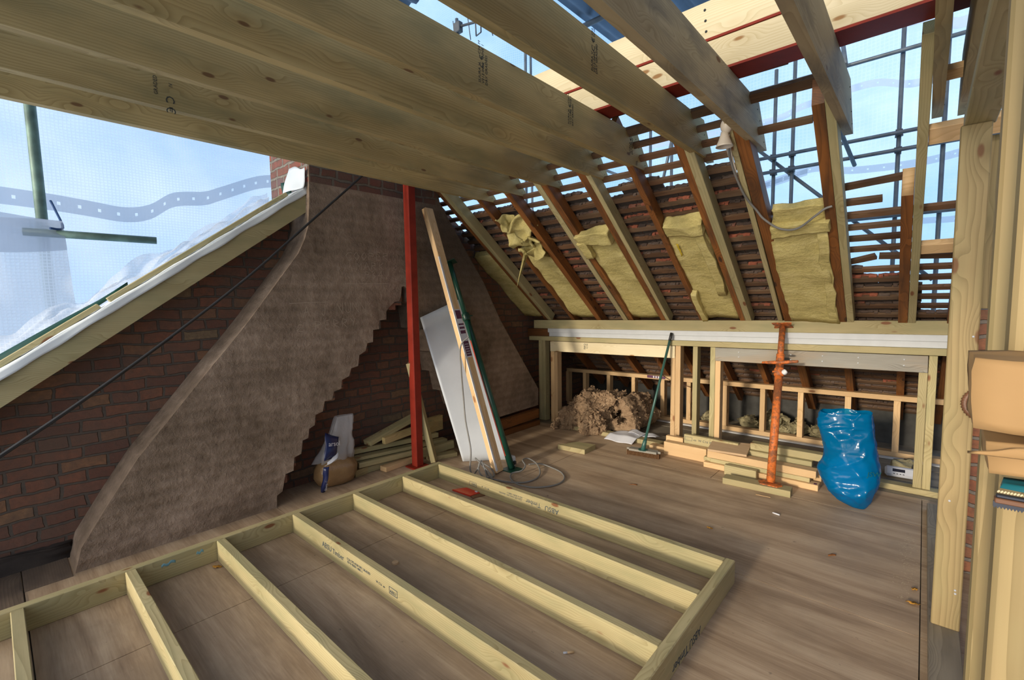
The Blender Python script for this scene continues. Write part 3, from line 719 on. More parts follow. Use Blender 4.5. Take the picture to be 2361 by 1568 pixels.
for k in range(-17, 19):
    if k >= 0: lb = 'dark old roof batten, %s row above the eaves purlin' % ordn[k]
    else: lb = 'dark old roof batten inside the eaves, %s row below the purlin' % ordn[-k-1]
    x1 = 0.26
    if 7 <= k <= 8: x1 = -0.05
    if k == 10: x1 = -0.24
    if k in (11, 12, 13, 14, 15, 17): x1 = -0.87
    if k == 16: x1 = -0.545
    if k == 18: x1 = -0.46
    if k == 5:
        tag(batten(-3.86, -0.44, k), lb+', left of the break', 'batten', GB)
        tag(batten(-0.435, -0.272, k, -0.018, 0.030), 'short snapped end of roof batten, tilted up beside the tall pointed rafter', 'batten', GB)
        tag(batten(-0.262, 0.26, k, 0.028, -0.012), 'snapped roof batten sagging right from the break beside the short sawn rafter', 'batten', GB)
        continue
    w_ = 0.058 if k == 18 else 0.042
    tag(batten(-3.86, x1, k, 0, 0, w_, 0.034 if k == 18 else 0.025), lb, 'batten', GB)
tag(batten(-0.47, -0.10, 11, 0.02, 0.05), 'lone roof batten against the sky between the tall pointed rafter and the short sawn one', 'batten', GB)
o = tag(batten(-2.6, -0.62, 19, 0.06, 0.06, 0.07, 0.045), 'thick dark batten along the top of the old slope, under the red beam', 'batten', GB)

# clay tiles, hung on the battens
def tile_mesh(i):
    rr = random.Random(i); bm = bmesh.new(); n = 8
    prof = [0.033+rr.uniform(-.007, .005)-(rr.random() < .3)*rr.uniform(0, .010) for _ in range(n+1)]
    rows = []
    for q in range(n+1):
        x = 0.163*q/n
        cam_ = 0.004*math.sin(PI*q/n)
        rows.append([bm.verts.new((x, v, w_+cam_-0.105*(v-0.0))) for v, w_ in ((-0.225, 0), (prof[q], 0), (prof[q], 0.015), (-0.225, 0.015))])
    for q in range(n):
        for e in range(4):
            f = bm.faces.new((rows[q][e], rows[q+1][e], rows[q+1][(e+1) % 4], rows[q][(e+1) % 4]))
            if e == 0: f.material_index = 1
    bm.faces.new(rows[0]); bm.faces.new(rows[-1][::-1])
    x0 = 0.004
    while x0 < 0.15:
        wd = rr.uniform(.018, .05); dp = rr.choice((.004, .010, .016, .020))
        box_bm(x0, min(x0+wd, .160), 0.0225, 0.033+rr.uniform(-.004, .004), -dp, 0.002, 0, bm); x0 += wd+rr.choice((0, 0, .006))
    bmesh.ops.recalc_face_normals(bm, faces=bm.faces[:])
    me = bpy.data.meshes.new('roof_tile'); bm.to_mesh(me); bm.free(); me.materials.append(M['tile']); me.materials.append(M['soot_shade']); return me
TM = [tile_mesh(i) for i in range(6)]
BAYS = [(-3.86, -3.50), (-3.116, -2.819), (-2.355, -2.048), (-1.596, -1.282), (-.85, -.523)]
TOPS = [9, 13, 11, 10, 9]
rest = bmesh.new(); ntile = 0
for k in range(-18, 15):
    x = -3.85+(0.083 if k % 2 else 0)
    while x < 0.12:
        xm = x+0.082; s_ = sk(k); ok = True
        if xm > -0.95 and k > 9: ok = False
        if xm > -0.45 and s_ > 0.60: ok = False
        if xm > -0.35 and s_ > 0.46: ok = False
        if xm > -0.09 and s_ > 0.02: ok = False
        if k == 14 and (R.random() < .2 or -1.60 < xm < -1.42): ok = False
        if ok:
            P_ = roofp(x, s_+R.uniform(-.004, .004), 0.1225+0.002)
            Mx = Matrix(((1, 0, 0, P_.x), (0, -SV.y, NV.y, P_.y), (0, -SV.z, NV.z, P_.z), (0, 0, 0, 1))) @ Matrix.Rotation(R.uniform(-.012, .012), 4, 'Z')
            hid = any(a-.04 < x and x+.163 < b+.04 and 0 <= k < t for (a, b), t in zip(BAYS, TOPS)) or (k < 0 and xm < -1.75) or (k in (-1, -2, -3)) or k < -11
            me = TM[R.randrange(6)]
            if hid or ntile >= 298:
                t_ = me.copy(); t_.transform(Mx); rest.from_mesh(t_); bpy.data.meshes.remove(t_)
            else:
                o = bpy.data.objects.new('roof_tile', me); COL.objects.link(o); o.matrix_basis = Mx; WM[o.name] = Mx
                if k >= 0: tag(o, 'old clay roof tile hung on the dark battens of the far slope', 'tile', 'clay tiles above the purlin')
                else: tag(o, 'old clay roof tile hung on the dark battens inside the eaves', 'tile', 'clay tiles inside the eaves')
                ntile += 1
        x += 0.1665
o = from_bm('roof_tiles', rest, M['tile']); o.data.materials.append(M['soot_shade']); tag(o, 'old clay roof tiles behind the insulation and deep in the eaves', 'tiles', None, 'stuff')

# insulation between the rafters
def batt(x0, x1, s0, s1, seed, label, off=0.022, th=0.075, sag=0.0):
    L = s1-s0; W_ = x1-x0
    bm = lumpy(0, L, 0, W_, 0, th, 16, 0.015, 4.2, seed, amp2=0.006)
    for v in bm.verts:
        u = v.co.x/L; q = v.co.y/W_
        v.co.z -= sag*math.sin(PI*max(0, min(1, u)))*0.5
        v.co.z += 0.008*math.sin(v.co.x*23+seed)*(.5+.5*math.sin(q*5+seed))+ (0.010 if int(u*3.3+0.4*q) % 2 else 0)
        if q < 0.03 or q > 0.97: v.co.y += 0.004*math.sin(v.co.x*31+seed*2)+(-.008 if q < .5 else .008)
    a = roofp(x0, s0, off)
    # local x up the slope, local y along world x, local z outwards
    Mx = Matrix(((0, 1, 0, a.x), (-SV.y, 0, NV.y, a.y), (-SV.z, 0, NV.z, a.z), (0, 0, 0, 1)))
    return tag(from_bm('insulation_batt', bm, M['wool'], None, Mx), label, 'insulation', 'insulation batts between the rafters')
b1 = batt(-3.112, -2.823, 0.0, 1.22, 1, 'yellow insulation strip with a crumpled torn top, left of the others')
b2 = batt(-2.351, -2.052, 0.0, 1.27, 2, 'yellow insulation strip with its top edge folded over, second from the left')
b3 = batt(-1.592, -1.286, 0.0, 1.22, 3, 'yellow insulation strip with a bright yellow mark near its top')
b4 = batt(-0.846, -0.527, 0.0, 1.10, 4, 'widest yellow insulation panel, right end of the row, grey cable looping across its top', -0.005, 0.09, 0.02)
b5 = batt(-3.84, -3.57, 0.02, 1.16, 5, 'dim greenish insulation in the corner against the gable wall', 0.02)
# folds and torn tops (parts of the batts)
def fold(parent, x0, x1, s0, s1, off, th, seed, amp=0.03, name='folded_top'):
    bm = lumpy(0, s1-s0, 0, x1-x0, 0, th, 10, amp, 5.0, seed, amp2=0.008)
    a = roofp(x0, s0, off)
    Mx = Matrix(((0, 1, 0, a.x), (-SV.y, 0, NV.y, a.y), (-SV.z, 0, NV.z, a.z), (0, 0, 0, 1)))
    return from_bm(name, bm, M['wool'], parent, Mx)
fold(b2, -2.385, -2.06, 1.20, 1.33, -0.03, 0.10, 21)
fold(b2, -2.40, -2.32, 1.02, 1.26, -0.035, 0.05, 22, 0.02, 'drooping_flap')
fold(b3, -1.595, -1.29, 1.17, 1.29, -0.01, 0.11, 23)
fold(b3, -1.36, -1.285, 0.40, 1.25, -0.015, 0.06, 24, 0.02, 'edge_roll')
fold(b3, -1.60, -1.55, 0.0, 0.45, -0.015, 0.05, 29, 0.02, 'edge_roll')
fold(b4, -0.85, -0.50, 1.08, 1.17, -0.03, 0.10, 25, 0.035)
fold(b4, -0.83, -0.52, 1.17, 1.30, 0.02, 0.05, 26, 0.02)
fold(b4, -0.575, -0.515, 0.0, 1.08, -0.02, 0.06, 27, 0.02, 'edge_roll')
# crumpled pile at the top of the first batt: several bent scraps
def scrap(parent, x, s_, off, L, W_, th, rot, tilt, seed):
    bm = sheet_bm([(-L/2, -W_/2, 0), (L/2, -W_/2, 0), (L/2, W_/2, 0), (-L/2, W_/2, 0)], 14, 12, lambda u, v: V((0, 0, 0.045*math.sin(3.2*u+seed)+0.03*math.sin(4*v+seed*2)))+nz3((u*2, v*2, seed), 1.3, seed)*0.035, th)
    a = roofp(x, s_, off)
    B = Matrix(((1, 0, 0, a.x), (0, -SV.y, -NV.y, a.y), (0, -SV.z, -NV.z, a.z), (0, 0, 0, 1)))
    return from_bm('torn_scrap', bm, M['wool'], parent, B @ Matrix.Rotation(rot, 4, 'Z') @ Matrix.Rotation(tilt, 4, 'X'), True)
scrap(b1, -2.90, 1.50, 0.00, 0.22, 0.20, 0.02, 0.5, 0.35, 1.0)
scrap(b1, -3.05, 1.56, 0.01, 0.12, 0.17, 0.02, -0.3, -0.5, 2.2)
scrap(b1, -3.00, 1.34, -0.03, 0.26, 0.16, 0.022, -0.2, -0.25, 3.1)
scrap(b1, -2.90, 1.32, -0.015, 0.17, 0.16, 0.02, 0.9, 0.5, 4.4)
scrap(b1, -3.02, 1.20, -0.015, 0.15, 0.14, 0.022, 0.1, 0.2, 5.4)
scrap(b1, -2.88, 1.20, -0.012, 0.13, 0.14, 0.022, 0.6, -0.3, 6.7)
o = from_bm('yellow_mark', sheet_bm([(0, 0, 0), (0.012, 0.005, 0), (0.016, 0.15, 0), (0, 0.15, 0)], 2, 6, lambda u, v: nz3((u, v*3, 3), 2)*0.01, 0.002), plain('yellow_spray', (0.62, 0.44, 0.02), 0.8), b3, Matrix(((1, 0, 0, -1.53), (0, -SV.y, -NV.y, roofp(0, .93, .004).y), (0, -SV.z, -NV.z, roofp(0, .93, .004).z), (0, 0, 0, 1))))

# ------------------------------------------------------------------ eaves: purlin, trim, knee wall
zt = lambda x, z0: z0+0.0125*(x+1.86)
def level(name, x0, x1, y0, y1, zb, zt_, mat, parent=None, bev=0.002):
    a = V((x0, (y0+y1)/2, zt(x0, (zb+zt_)/2))); b = V((x1, (y0+y1)/2, zt(x1, (zb+zt_)/2)))
    return board(name, a, b, zt_-zb, y1-y0, mat, parent, (0, 0, 1), bev)
o = level('eaves_purlin', -3.71, 0.20, 4.60, 4.695, 1.190, 1.294, M['treat']); tag(o, 'long new timber purlin under the rafter feet, above the white trim', 'purlin')
o = level('old_purlin', -3.84, -3.50, 4.63, 4.71, 1.08, 1.185, M['old']); tag(o, 'dark old purlin end at the gable, left of the white trim', 'purlin')
tr_ = empty('white_trim', (-1.7, 4.62, 1.14), 'white painted trim board under the long purlin', 'trim')
level('upper_face', -3.49, 0.19, 4.600, 4.62, 1.142, 1.1895, M['white'], tr_, 0.001)
level('lower_fascia', -3.48, 0.19, 4.612, 4.632, 1.092, 1.142, M['white'], tr_, 0.001)
kw = empty('knee_wall_frame', (-1.7, 4.62, 0), 'timber knee wall frame below the white trim, two wide openings into the eaves', 'wall frame')
level('top_plate', -3.77, 0.19, 4.575, 4.67, 1.040, 1.0915, M['treat'], kw)
def kstud(x0, x1, z0, z1, mat='treat', y0=4.60, y1=4.69): return bx('stud', (x0, x1), (y0, y1), (z0, z1), M[mat], kw)
kstud(-3.637, -3.588, 0.0, 1.018); kstud(-3.586, -3.533, 0.0, 1.018)
kstud(-3.449, -3.394, 0.0, 1.019, 'pale'); kstud(-3.392, -3.348, 0.0, 0.885, 'pale')
kstud(-1.919, -1.874, 0.0, 0.915, 'pale'); kstud(-1.872, -1.820, 0.0, 1.038, 'pale')
kstud(-1.697, -1.651, 0.0, 1.040)
kstud(-1.530, -1.483, 0.0, 1.043); kstud(-1.481, -1.433, 0.0, 0.914, 'pale')
kstud(-0.013, 0.038, 0.045, 0.930); kstud(0.040, 0.088, 0.045, 1.06)
h1 = level('header', -3.447, -1.874, 4.588, 4.60, 0.910, 1.034, M['plank'], kw); h1['label'] = 'pale header board over the left opening'
h1b = level('header', -3.392, -1.921, 4.602, 4.645, 0.912, 1.034, M['plank'], kw)
h2 = level('header', -1.481, 0.036, 4.588, 4.602, 0.908, 1.034, M['grey'], kw); h2['label'] = 'weathered grey header board over the right opening'
h2b = level('header', -1.431, -0.015, 4.604, 4.64, 0.91, 1.034, M['grey'], kw)
sp_ = bx('sole_plate', (-3.3, -1.95), (4.455, 4.55), (0.0, 0.045), M['treat'], kw)
bx('sole_plate', (-1.05, 0.16), (4.575, 4.67), (0.0, 0.045), M['treat'], kw)
text('grade_stamp', 'B&Q\n C16', 0.034, M['ink'], h1, tframe((-2.935, 4.5868, 0.94), (0, 0, 1), (-1, 0, 0)))
bm = bmesh.new()
for x in (-1.27, -0.85, -0.62, -0.38, -0.10):
    for z in (0.975, 1.02): bmesh.ops.create_uvsphere(bm, u_segments=8, v_segments=5, radius=0.006, matrix=Matrix.Translation((x, 4.587, zt(x, z-0.02))))
from_bm('screw_heads', bm, M['white'], h2)
def flakes(bm, n, size, seed, zmin=-9):
    """ragged tufts standing off the surface of a wool mesh"""
    rr = random.Random(seed); bm.normal_update(); vs = [v for v in bm.verts if v.co.z > zmin]
    src = [(v.co.copy(), v.normal.copy()) for v in rr.choices(vs, k=n)]
    for c, nn in src:
        t = nn.orthogonal().normalized(); t.rotate(Matrix.Rotation(rr.uniform(0, 6.28), 3, nn)); b = nn.cross(t)
        l = size*rr.uniform(.4, 1.3); w_ = l*rr.uniform(.5, 1.1); prev = None
        for k in range(4):
            q = k/3; p = c-nn*.003+t*l*q+nn*(l*.34*q*q*rr.uniform(.2, 1.1)); ww = w_*(1-.55*q)
            cur = (bm.verts.new(p-b*ww*.5), bm.verts.new(p+b*ww*.5+nn*.004))
            if prev: f = bm.faces.new((prev[0], prev[1], cur[1], cur[0])); f.smooth = True
            prev = cur
    return bm
# inner knee wall
iw = empty('eaves_stud_frame', (-1.7, 5.55, 0), 'low stud frame of fresh pale timber deep in the eaves behind the knee wall', 'wall frame')
level('top_rail', -3.84, 0.35, 5.50, 5.592, 0.518, 0.566, M['pale'], iw)
bx('sole_plate', (-3.84, 0.35), (5.50, 5.592), (0.012, 0.058), M['pale'], iw)
for xa in (-3.83, -3.54, -3.16, -2.795, -2.40, -2.075, -1.665, -1.275, -0.92, -0.522, -0.153, 0.22):
    bx('stud', (xa-0.024, xa+0.026), (5.502, 5.59), (0.058, zt(xa, 0.518)-0.001), M['pale'], iw)
lab = from_bm('label_strip', box_bm(-2.60, -2.36, 5.4982, 5.4995, 0.522, 0.556), M['purple'], iw)
for i in range(4): from_bm('label_bar', box_bm(-2.52+i*.032, -2.505+i*.032, 5.4972, 5.4982, 0.526, 0.552), M['paper'], lab)
tag(from_bm('plastic_strip', box_bm(-2.7, 0.3, 5.44, 5.499, 0.0, 0.012, 0.002), M['white']), 'white plastic strip lying along the front of the low eaves frame', 'strip')
# grey wool lumps and boulders of insulation behind the inner wall
for i, (x, y, z, r) in enumerate(((-1.47, 5.78, .08, .11), (-1.22, 5.80, .13, .13), (-0.98, 5.80, .09, .11), (-0.76, 5.80, .07, .10), (-1.08, 5.70, .06, .08), (-1.88, 5.75, .07, .10))):
    bm = bmesh.new(); bmesh.ops.create_icosphere(bm, subdivisions=4, radius=r)
    for v in bm.verts: v.co = v.co+nz3(v.co, 9, i*3)*r*.55+nz3(v.co, 26, i*2+1)*r*.28; v.co.z *= .75
    flakes(bm, 260, .022, i)
    tag(from_bm('wool_lump', bm, M['greywool'], None, Matrix.Translation((x, y, z)), True), 'lump of loose yellowish insulation in the eaves behind the pale stud frame', 'insulation', 'loose insulation lumps in the eaves')
o = tube('thin_wire', [(-2.12, 4.72, 0.90), (-2.16, 4.9, 0.70), (-2.12, 5.2, 0.55), (-2.02, 5.45, 0.46), (-2.02, 5.45, 0.36), (-1.93, 5.30, 0.24), (-1.85, 5.2, 0.16)], 0.004, M['sawwood'], None, 6, 6); tag(o, 'thin brown wire dangling inside the left knee wall opening', 'wire')

# ------------------------------------------------------------------ near pitch at the gable: rafter, membrane, batten
UL = V((0, 0.8061, 0.5917)); NL = V((0, -0.5917, 0.8061))
def lp(y, off=0.0, x=-3.63):
    return V((x, y, 0.979+0.734*y))+NL*off
ra = prism('gable_rafter', [(-1.35, 0.979-1.35*0.734), (1.69, 0.979+1.69*.734), (1.69, 0.979+1.69*.734+0.18), (-1.35, 0.979-1.35*.734+0.18)], 0.05, (-3.605, 0, 0), (0, 1, 0), (0, 0, 1), M['treat'])
for v in ra.data.vertices:
    pass
tag(ra, 'sloping greenish rafter along the top of the gable wall, below the white membrane', 'rafter')
me_ = empty('roof_membrane', lp(0.5, .15), 'white breather membrane draped over the sloping gable rafter', 'membrane')
zoff = 0.183
def mp_(y, dz=0.0, x=-3.6): return V((x, y, 0.979+0.734*y+zoff+dz))
bm = sheet_bm([mp_(-1.35, .004, -3.86), mp_(1.68, .004, -3.86), mp_(1.70, .004, -3.598), mp_(-1.35, .004, -3.598)], 60, 3, lambda u, v: V((0, 0, 0.004*math.sin(u*70+v*3))), 0.003)
from_bm('top_sheet', bm, M['mem'], me_, None, True)
bm = sheet_bm([mp_(-1.35, .006, -3.598), mp_(1.70, .006, -3.598), mp_(1.72, -.048, -3.594), mp_(-1.35, -.045, -3.594)], 90, 4, lambda u, v: V((0.006*v*math.sin(u*55+2), 0, v*0.012*noise.noise(V((u*22, 0, 3))))), 0.003)
from_bm('folded_edge', bm, M['mem'], me_, None, True)
bm = sheet_bm([(-3.80, 1.60, 2.37), (-3.58, 1.66, 2.395), (-3.56, 1.685, 2.55), (-3.78, 1.62, 2.57)], 10, 10, lambda u, v: V((0, 0.03*math.sin(u*3+v)*v, 0.015*math.sin(u*6)*v))+nz3((u, v, 1), 2)*0.012, 0.003)
from_bm('upturned_corner', bm, M['mem'], me_, None, True)
for ya, yb, lb in ((-1.3, 0.445, 'thin pale batten on the white membrane, lower of two'), (0.49, 1.58, 'thin pale batten on the white membrane, upper of two')):
    a = mp_(ya, .028, -3.70); b = mp_(yb, .028, -3.70)
    tag(board('counter_batten', a, b, 0.028, 0.05, M['treat'], None, (0, -.59, .8)), lb, 'batten')
o = from_bm('green_flashing', sheet_bm([mp_(-0.6, .075, -3.95), mp_(0.62, .045, -3.88), mp_(0.62, .012, -3.865), mp_(-0.6, .015, -3.87)], 16, 3, lambda u, v: nz3((u*6, v, 1), 1)*.01, 0.004), M['green']); tag(o, 'dark green plastic strip outside the white membrane at the gable', 'flashing')
o = from_bm('green_flashing', sheet_bm([(-3.80, 1.60, 2.36), (-3.74, 1.64, 2.37), (-3.75, 1.65, 2.47), (-3.83, 1.60, 2.46)], 4, 4, None, 0.004), M['green']); tag(o, 'small dark green plastic corner beside the upturned white membrane', 'flashing')
# black cable slung past the chimney
cpts = [(-3.50, -0.75, 0.25), (-3.48, -0.02, 0.755), (-3.47, 0.35, 1.02), (-3.47, 0.76, 1.335), (-3.47, 1.2, 1.70), (-3.47, 1.65, 2.12), (-3.46, 2.10, 2.545), (-3.45, 2.35, 2.80)]
tag(tube('black_cable', cpts, 0.0085, M['black'], None, 6, 8), 'black cable slung diagonally in front of the chimney breast', 'cable')
tag(tube('black_cable', [V(p)+V((0.0, -0.012, -0.016)) for p in cpts[:4]], 0.0065, M['black'], None, 6, 8), 'second thinner black cable below the slung one, lower left', 'cable')

# ------------------------------------------------------------------ right stud wall
rw = empty('right_stud_wall', (0.12, 1.5, 0), 'new timber stud wall close on the right, tall post with knots at its far end', 'wall frame')
p1_ = bx('stud', (0.079, 0.172), (2.69, 2.737), (0.047, 2.19), M['post'], rw, 0.004); p1_['label'] = 'tall knotty end post'
bx('stud', (0.0815, 0.176), (1.10, 1.147), (0.047, 2.19), M['post'], rw, 0.005)
bx('stud', (0.0805, 0.175), (0.84, 0.887), (0.047, 2.19), M['post'], rw, 0.005)
bx('stud', (0.083, 0.178), (0.30, 0.347), (0.047, 2.19), M['post'], rw, 0.005)
bx('sole_plate', (0.070, 0.172), (-0.9, 4.3), (0.0, 0.046), M['softgrey'], rw, 0.003)
bx('top_plate', (0.088, 0.183), (-0.9, 2.74), (2.191, 2.238), M['treat'], rw, 0.003)
bx('stud', (0.185, 0.245), (3.40, 3.445), (1.43, 2.30), M['post'], rw, 0.004)
struct(prism('trim_5', [(3.42, 0), (3.75, 0), (3.75, 1.425), (3.42, 1.425)], -0.30, (0.185, 0, 0), (0, 1, 0), (0, 0, 1), M['brickpier']))
bx('ledge', (0.115, 0.36), (0.79, 0.838), (1.262, 1.298), M['treat'], rw, 0.003)
# screws on the post
bm = bmesh.new()
for x, z in ((0.155, 1.33), (0.16, 1.20), (0.115, 0.62), (0.15, 0.23), (0.151, 0.215)):
    bmesh.ops.create_uvsphere(bm, u_segments=8, v_segments=5, radius=0.0045, matrix=Matrix.Translation((x, 2.689, z)))
from_bm('screw_heads', bm, M['radio'], p1_)
# cardboard carton on the ledge
cb = empty('cardboard_box', (0.2, 0.77, 1.30), 'crumpled brown cardboard carton on a ledge of the right stud wall', 'box')
def crump(x0, x1, y0, y1, z0, z1, seed, amp=.006):
    return lumpy(x0, x1, y0, y1, z0, z1, 8, amp, 14, seed, amp2=0.0015)
from_bm('upper_half', crump(0.0465, 0.33, 0.735, 0.837, 1.349, 1.429, 3), M['card'], cb)
from_bm('lower_half', crump(0.060, 0.33, 0.735, 0.837, 1.301, 1.338, 5), M['card'], cb)
from_bm('torn_flap', sheet_bm([(0.043, 0.715, 1.328), (0.12, 0.70, 1.349), (0.33, 0.70, 1.345), (0.33, 0.72, 1.336)], 10, 4, lambda u, v: nz3((u*3, v, 4), 1)*.004, 0.003), M['card'], cb)
# hand saw under the carton
sw = empty('hand_saw', (0.2, 0.765, 1.26), 'dark toothed saw hanging under the cardboard carton, teal grip above', 'saw')
bm = bmesh.new(); n = 100
for i in range(n):
    x = 0.069+i*0.0027
    f = [bm.verts.new(q) for q in ((x, 0.762, 1.262), (x+.0027, 0.762, 1.262), (x+.0027, 0.762, 1.2562), (x+.0014, 0.762, 1.2535), (x, 0.762, 1.2562))]; bm.faces.new(f)
bm.normal_update(); bmesh.ops.solidify(bm, geom=bm.faces[:], thickness=0.002)
from_bm('blade', bm, M['sawsteel'], sw)
from_bm('wooden_rib', box_bm(0.070, 0.36, 0.757, 0.768, 1.2605, 1.2665, .001), M['sawwood'], sw)
bm = bmesh.new()
for i in range(100):
    bmesh.ops.create_uvsphere(bm, u_segments=6, v_segments=4, radius=0.0016, matrix=Matrix.Translation((0.073+i*.0026, 0.762, 1.2735)) @ Matrix.Rotation(.6, 4, 'Y') @ Matrix.Diagonal((.7, 1, 1.2, 1)))
from_bm('twisted_cord', bm, M['plank'], sw)
from_bm('back_strip', box_bm(0.071, 0.36, 0.759, 0.765, 1.2665, 1.2705, .001), M['sawsteel'], sw)
from_bm('teal_grip', lumpy(0.076, 0.36, 0.755, 0.772, 1.281, 1.2885, 4, .001, 20, 1), M['teal'], sw)
# ribbed hose ring hung on the post
hr = bmesh.new()
cx_, cy_, cz_, rad = 0.196, 2.665, 1.055, 0.055
ang = [2*PI*i/72 for i in range(73)]
pts = [V((cx_+rad*math.cos(a), cy_-0.004*math.sin(a*2), cz_+rad*1.05*math.sin(a))) for a in ang]
tube_bm(pts, [0.0145 if i % 2 else 0.0105 for i in range(73)], 8, hr)
o = from_bm('ribbed_hose', hr, M['sawwood']); tag(o, 'ring of brown ribbed hose hung against the tall post, half behind the carton', 'hose')

# ------------------------------------------------------------------ floor frame
ff = empty('floor_stud_frame', (-1.9, 1.0, 0), 'large stud frame of new timber lying flat on the floor like a ladder', 'wall frame')
lpB = bx('plate', (-3.118, -3.071), (-0.47, 2.523), (0, 0.125), M['treat'], ff, 0.003)
rpB = bx('plate', (-0.738, -0.691), (-0.47, 2.525), (0, 0.125), M['treat'], ff, 0.004)
FB = [-0.445, -0.005, 0.405, 0.826, 1.266, 1.701, 2.132, 2.5]
bars = []
for i, y in enumerate(FB):
    bars.append(bx('stud', (-3.070, -0.739), (y-0.023, y+0.023), (0.0, 0.124-0.001*(i % 2)), M['treat'], ff, 0.0035))
fy = 2.5-0.0237
b_ = bars[7]
text('timber_stamp', 'ABSU', 0.050, M['inkb'], b_, tframe((-1.80, fy, 0.088), (-1, 0, 0), (0, 0, -1)), 1.0)
text('timber_stamp', 'Timber', 0.046, M['inkb'], b_, tframe((-1.955, fy, 0.088), (-1, 0, 0), (0, 0, -1)), 1.0)
text('timber_stamp', '1224-CPD-0338 DRY GRADED\nKD15 BSEN 14081-1', 0.0175, M['inkb'], b_, tframe((-2.125, fy, 0.075), (-1, 0, 0), (0, 0, -1)), 1.0)
text('timber_stamp', 'W C16   \u00ab\u00bb', 0.017, M['inkb'], b_, tframe((-2.46, fy, 0.068), (-1, 0, 0), (0, 0, -1)), 1.0)
def boxmark(par, x0, x1, y, z0, z1, mat, tk=0.0022):
    bm = bmesh.new()
    for a in ((x0, x1, z0, z0+tk), (x0, x1, z1-tk, z1), (x0, x0+tk, z0, z1), (x1-tk, x1, z0, z1)): box_bm(a[0], a[1], y-.0008, y, a[2], a[3], 0, bm)
    return from_bm('boxed_stamp', bm, mat, par)
boxmark(b_, -2.68, -2.60, fy, 0.040, 0.072, M['inkb'])
text('timber_stamp', 'ABSU', 0.022, M['inkb'], b_, tframe((-2.605, fy, 0.064), (-1, 0, 0), (0, 0, -1)), 1.0)
fy = 1.266-0.0237; b_ = bars[4]
text('timber_stamp', 'ABSU', 0.048, M['inkb'], b_, tframe((-2.66, fy, 0.052), (1, 0, 0), (0, 0, 1)), 1.0)
text('timber_stamp', 'Timber', 0.044, M['inkb'], b_, tframe((-2.535, fy, 0.052), (1, 0, 0), (0, 0, 1)), 1.0)
text('timber_stamp', '1224-CPD-0338 DRY GRADED\n KD15 BSEN 14081-1', 0.0185, M['inkb'], b_, tframe((-2.37, fy, 0.075), (1, 0, 0), (0, 0, 1)), 1.0)
text('timber_stamp', 'W C16  \u00ab\u00bb', 0.018, M['inkb'], b_, tframe((-2.075, fy, 0.060), (1, 0, 0), (0, 0, 1)), 1.0)
boxmark(b_, -1.955, -1.885, fy, 0.052, 0.088, M['inkb'])
text('timber_stamp', 'ABSU', 0.022, M['inkb'], b_, tframe((-1.95, fy, 0.058), (1, 0, 0), (0, 0, 1)), 1.0)
text('timber_stamp', 'ABSU Timber', 0.055, M['inkb'], rpB, tframe((-0.6903, 2.02, 0.045), (0, -1, 0), (0, 0, -1)), 1.0)
for y0, y1, z in ((0.535, 0.60, .088), (0.70, 0.735, .09)):
    from_bm('chalk_mark', sheet_bm([(-3.0705, y0, z-.012), (-3.0705, y1, z-.004), (-3.0705, y1, z+.012), (-3.0705, y0, z+.003)], 6, 3, lambda u, v: nz3((u*5, v*2, z*9), 2)*V((0, .008, .008)) if False else V((0, 0, .006*math.sin(u*11))), 0.0008), M['bluechalk'], lpB)

# ------------------------------------------------------------------ leaning things by the chimney
wb = empty('white_board', (-3.05, 3.05, 0), 'large white melamine sheet leaning against the chimney behind the timbers', 'board')
bm = sheet_bm([(-3.213, 2.888, 0.004), (-2.895, 3.22, 0.004), (-3.49, 3.19, 1.555), (-3.50, 2.665, 1.372)], 20, 20, lambda u, v: V((0.015*math.sin(v*PI), -0.012*math.sin(v*PI), 0)), 0.009)
from_bm('panel', bm, M['whiteboard'], wb, None, True)
lt = empty('leaning_timber', (-2.75, 2.87, 0), 'long pale timber leaning beside the red post, white caulk along its edge and purple label', 'timber')
a = V((-2.763, 2.900, 0.004)); b = V((-3.485, 2.768, 2.372)); dv = (b-a).normalized()
# wide face towards camera-right
face = V((0.99, 0.12, 0)); face = (face-dv*face.dot(dv)).normalized()
side = dv.cross(face)
Mt = Matrix(((dv.x, side.x, face.x, a.x), (dv.y, side.y, face.y, a.y), (dv.z, side.z, face.z, a.z), (0, 0, 0, 1)))
L_ = (b-a).length
from_bm('shaft', box_bm(0, L_, -0.050, 0.050, -0.026, 0.026, 0.004), M['pale'], lt, Mt)
bm = bmesh.new()
for i in range(60):
    u = 0.02+i*(L_*0.80)/60
    wv_ = 0.006+0.006*noise.noise(V((i*.7, 0, 0)))
    box_bm(u, u+L_*0.8/60, -0.0505, -0.034+wv_*.6, 0.020, 0.0272+.001*noise.noise(V((i*.9, 3, 0))), 0, bm)
SB = 1
cau = from_bm('caulk_line', bm, M['caulk'], lt, Mt)
lbm = from_bm('printed_label', box_bm(1.05, 1.50, -0.030, 0.040, 0.0262, 0.0272), M['paper'], lt, Mt)
for u0, u1 in ((1.06, 1.20), (1.27, 1.30), (1.315, 1.335), (1.35, 1.365), (1.41, 1.49)):
    from_bm('print_block', box_bm(u0, u1, -0.029, 0.039, 0.0272, 0.0277), M['purple'], lbm, Mt)
for i in range(5): from_bm('print_line', box_bm(1.08+i*.022, 1.085+i*.022, -0.02, 0.03, 0.0277, 0.0281), M['paper'], lbm, Mt)
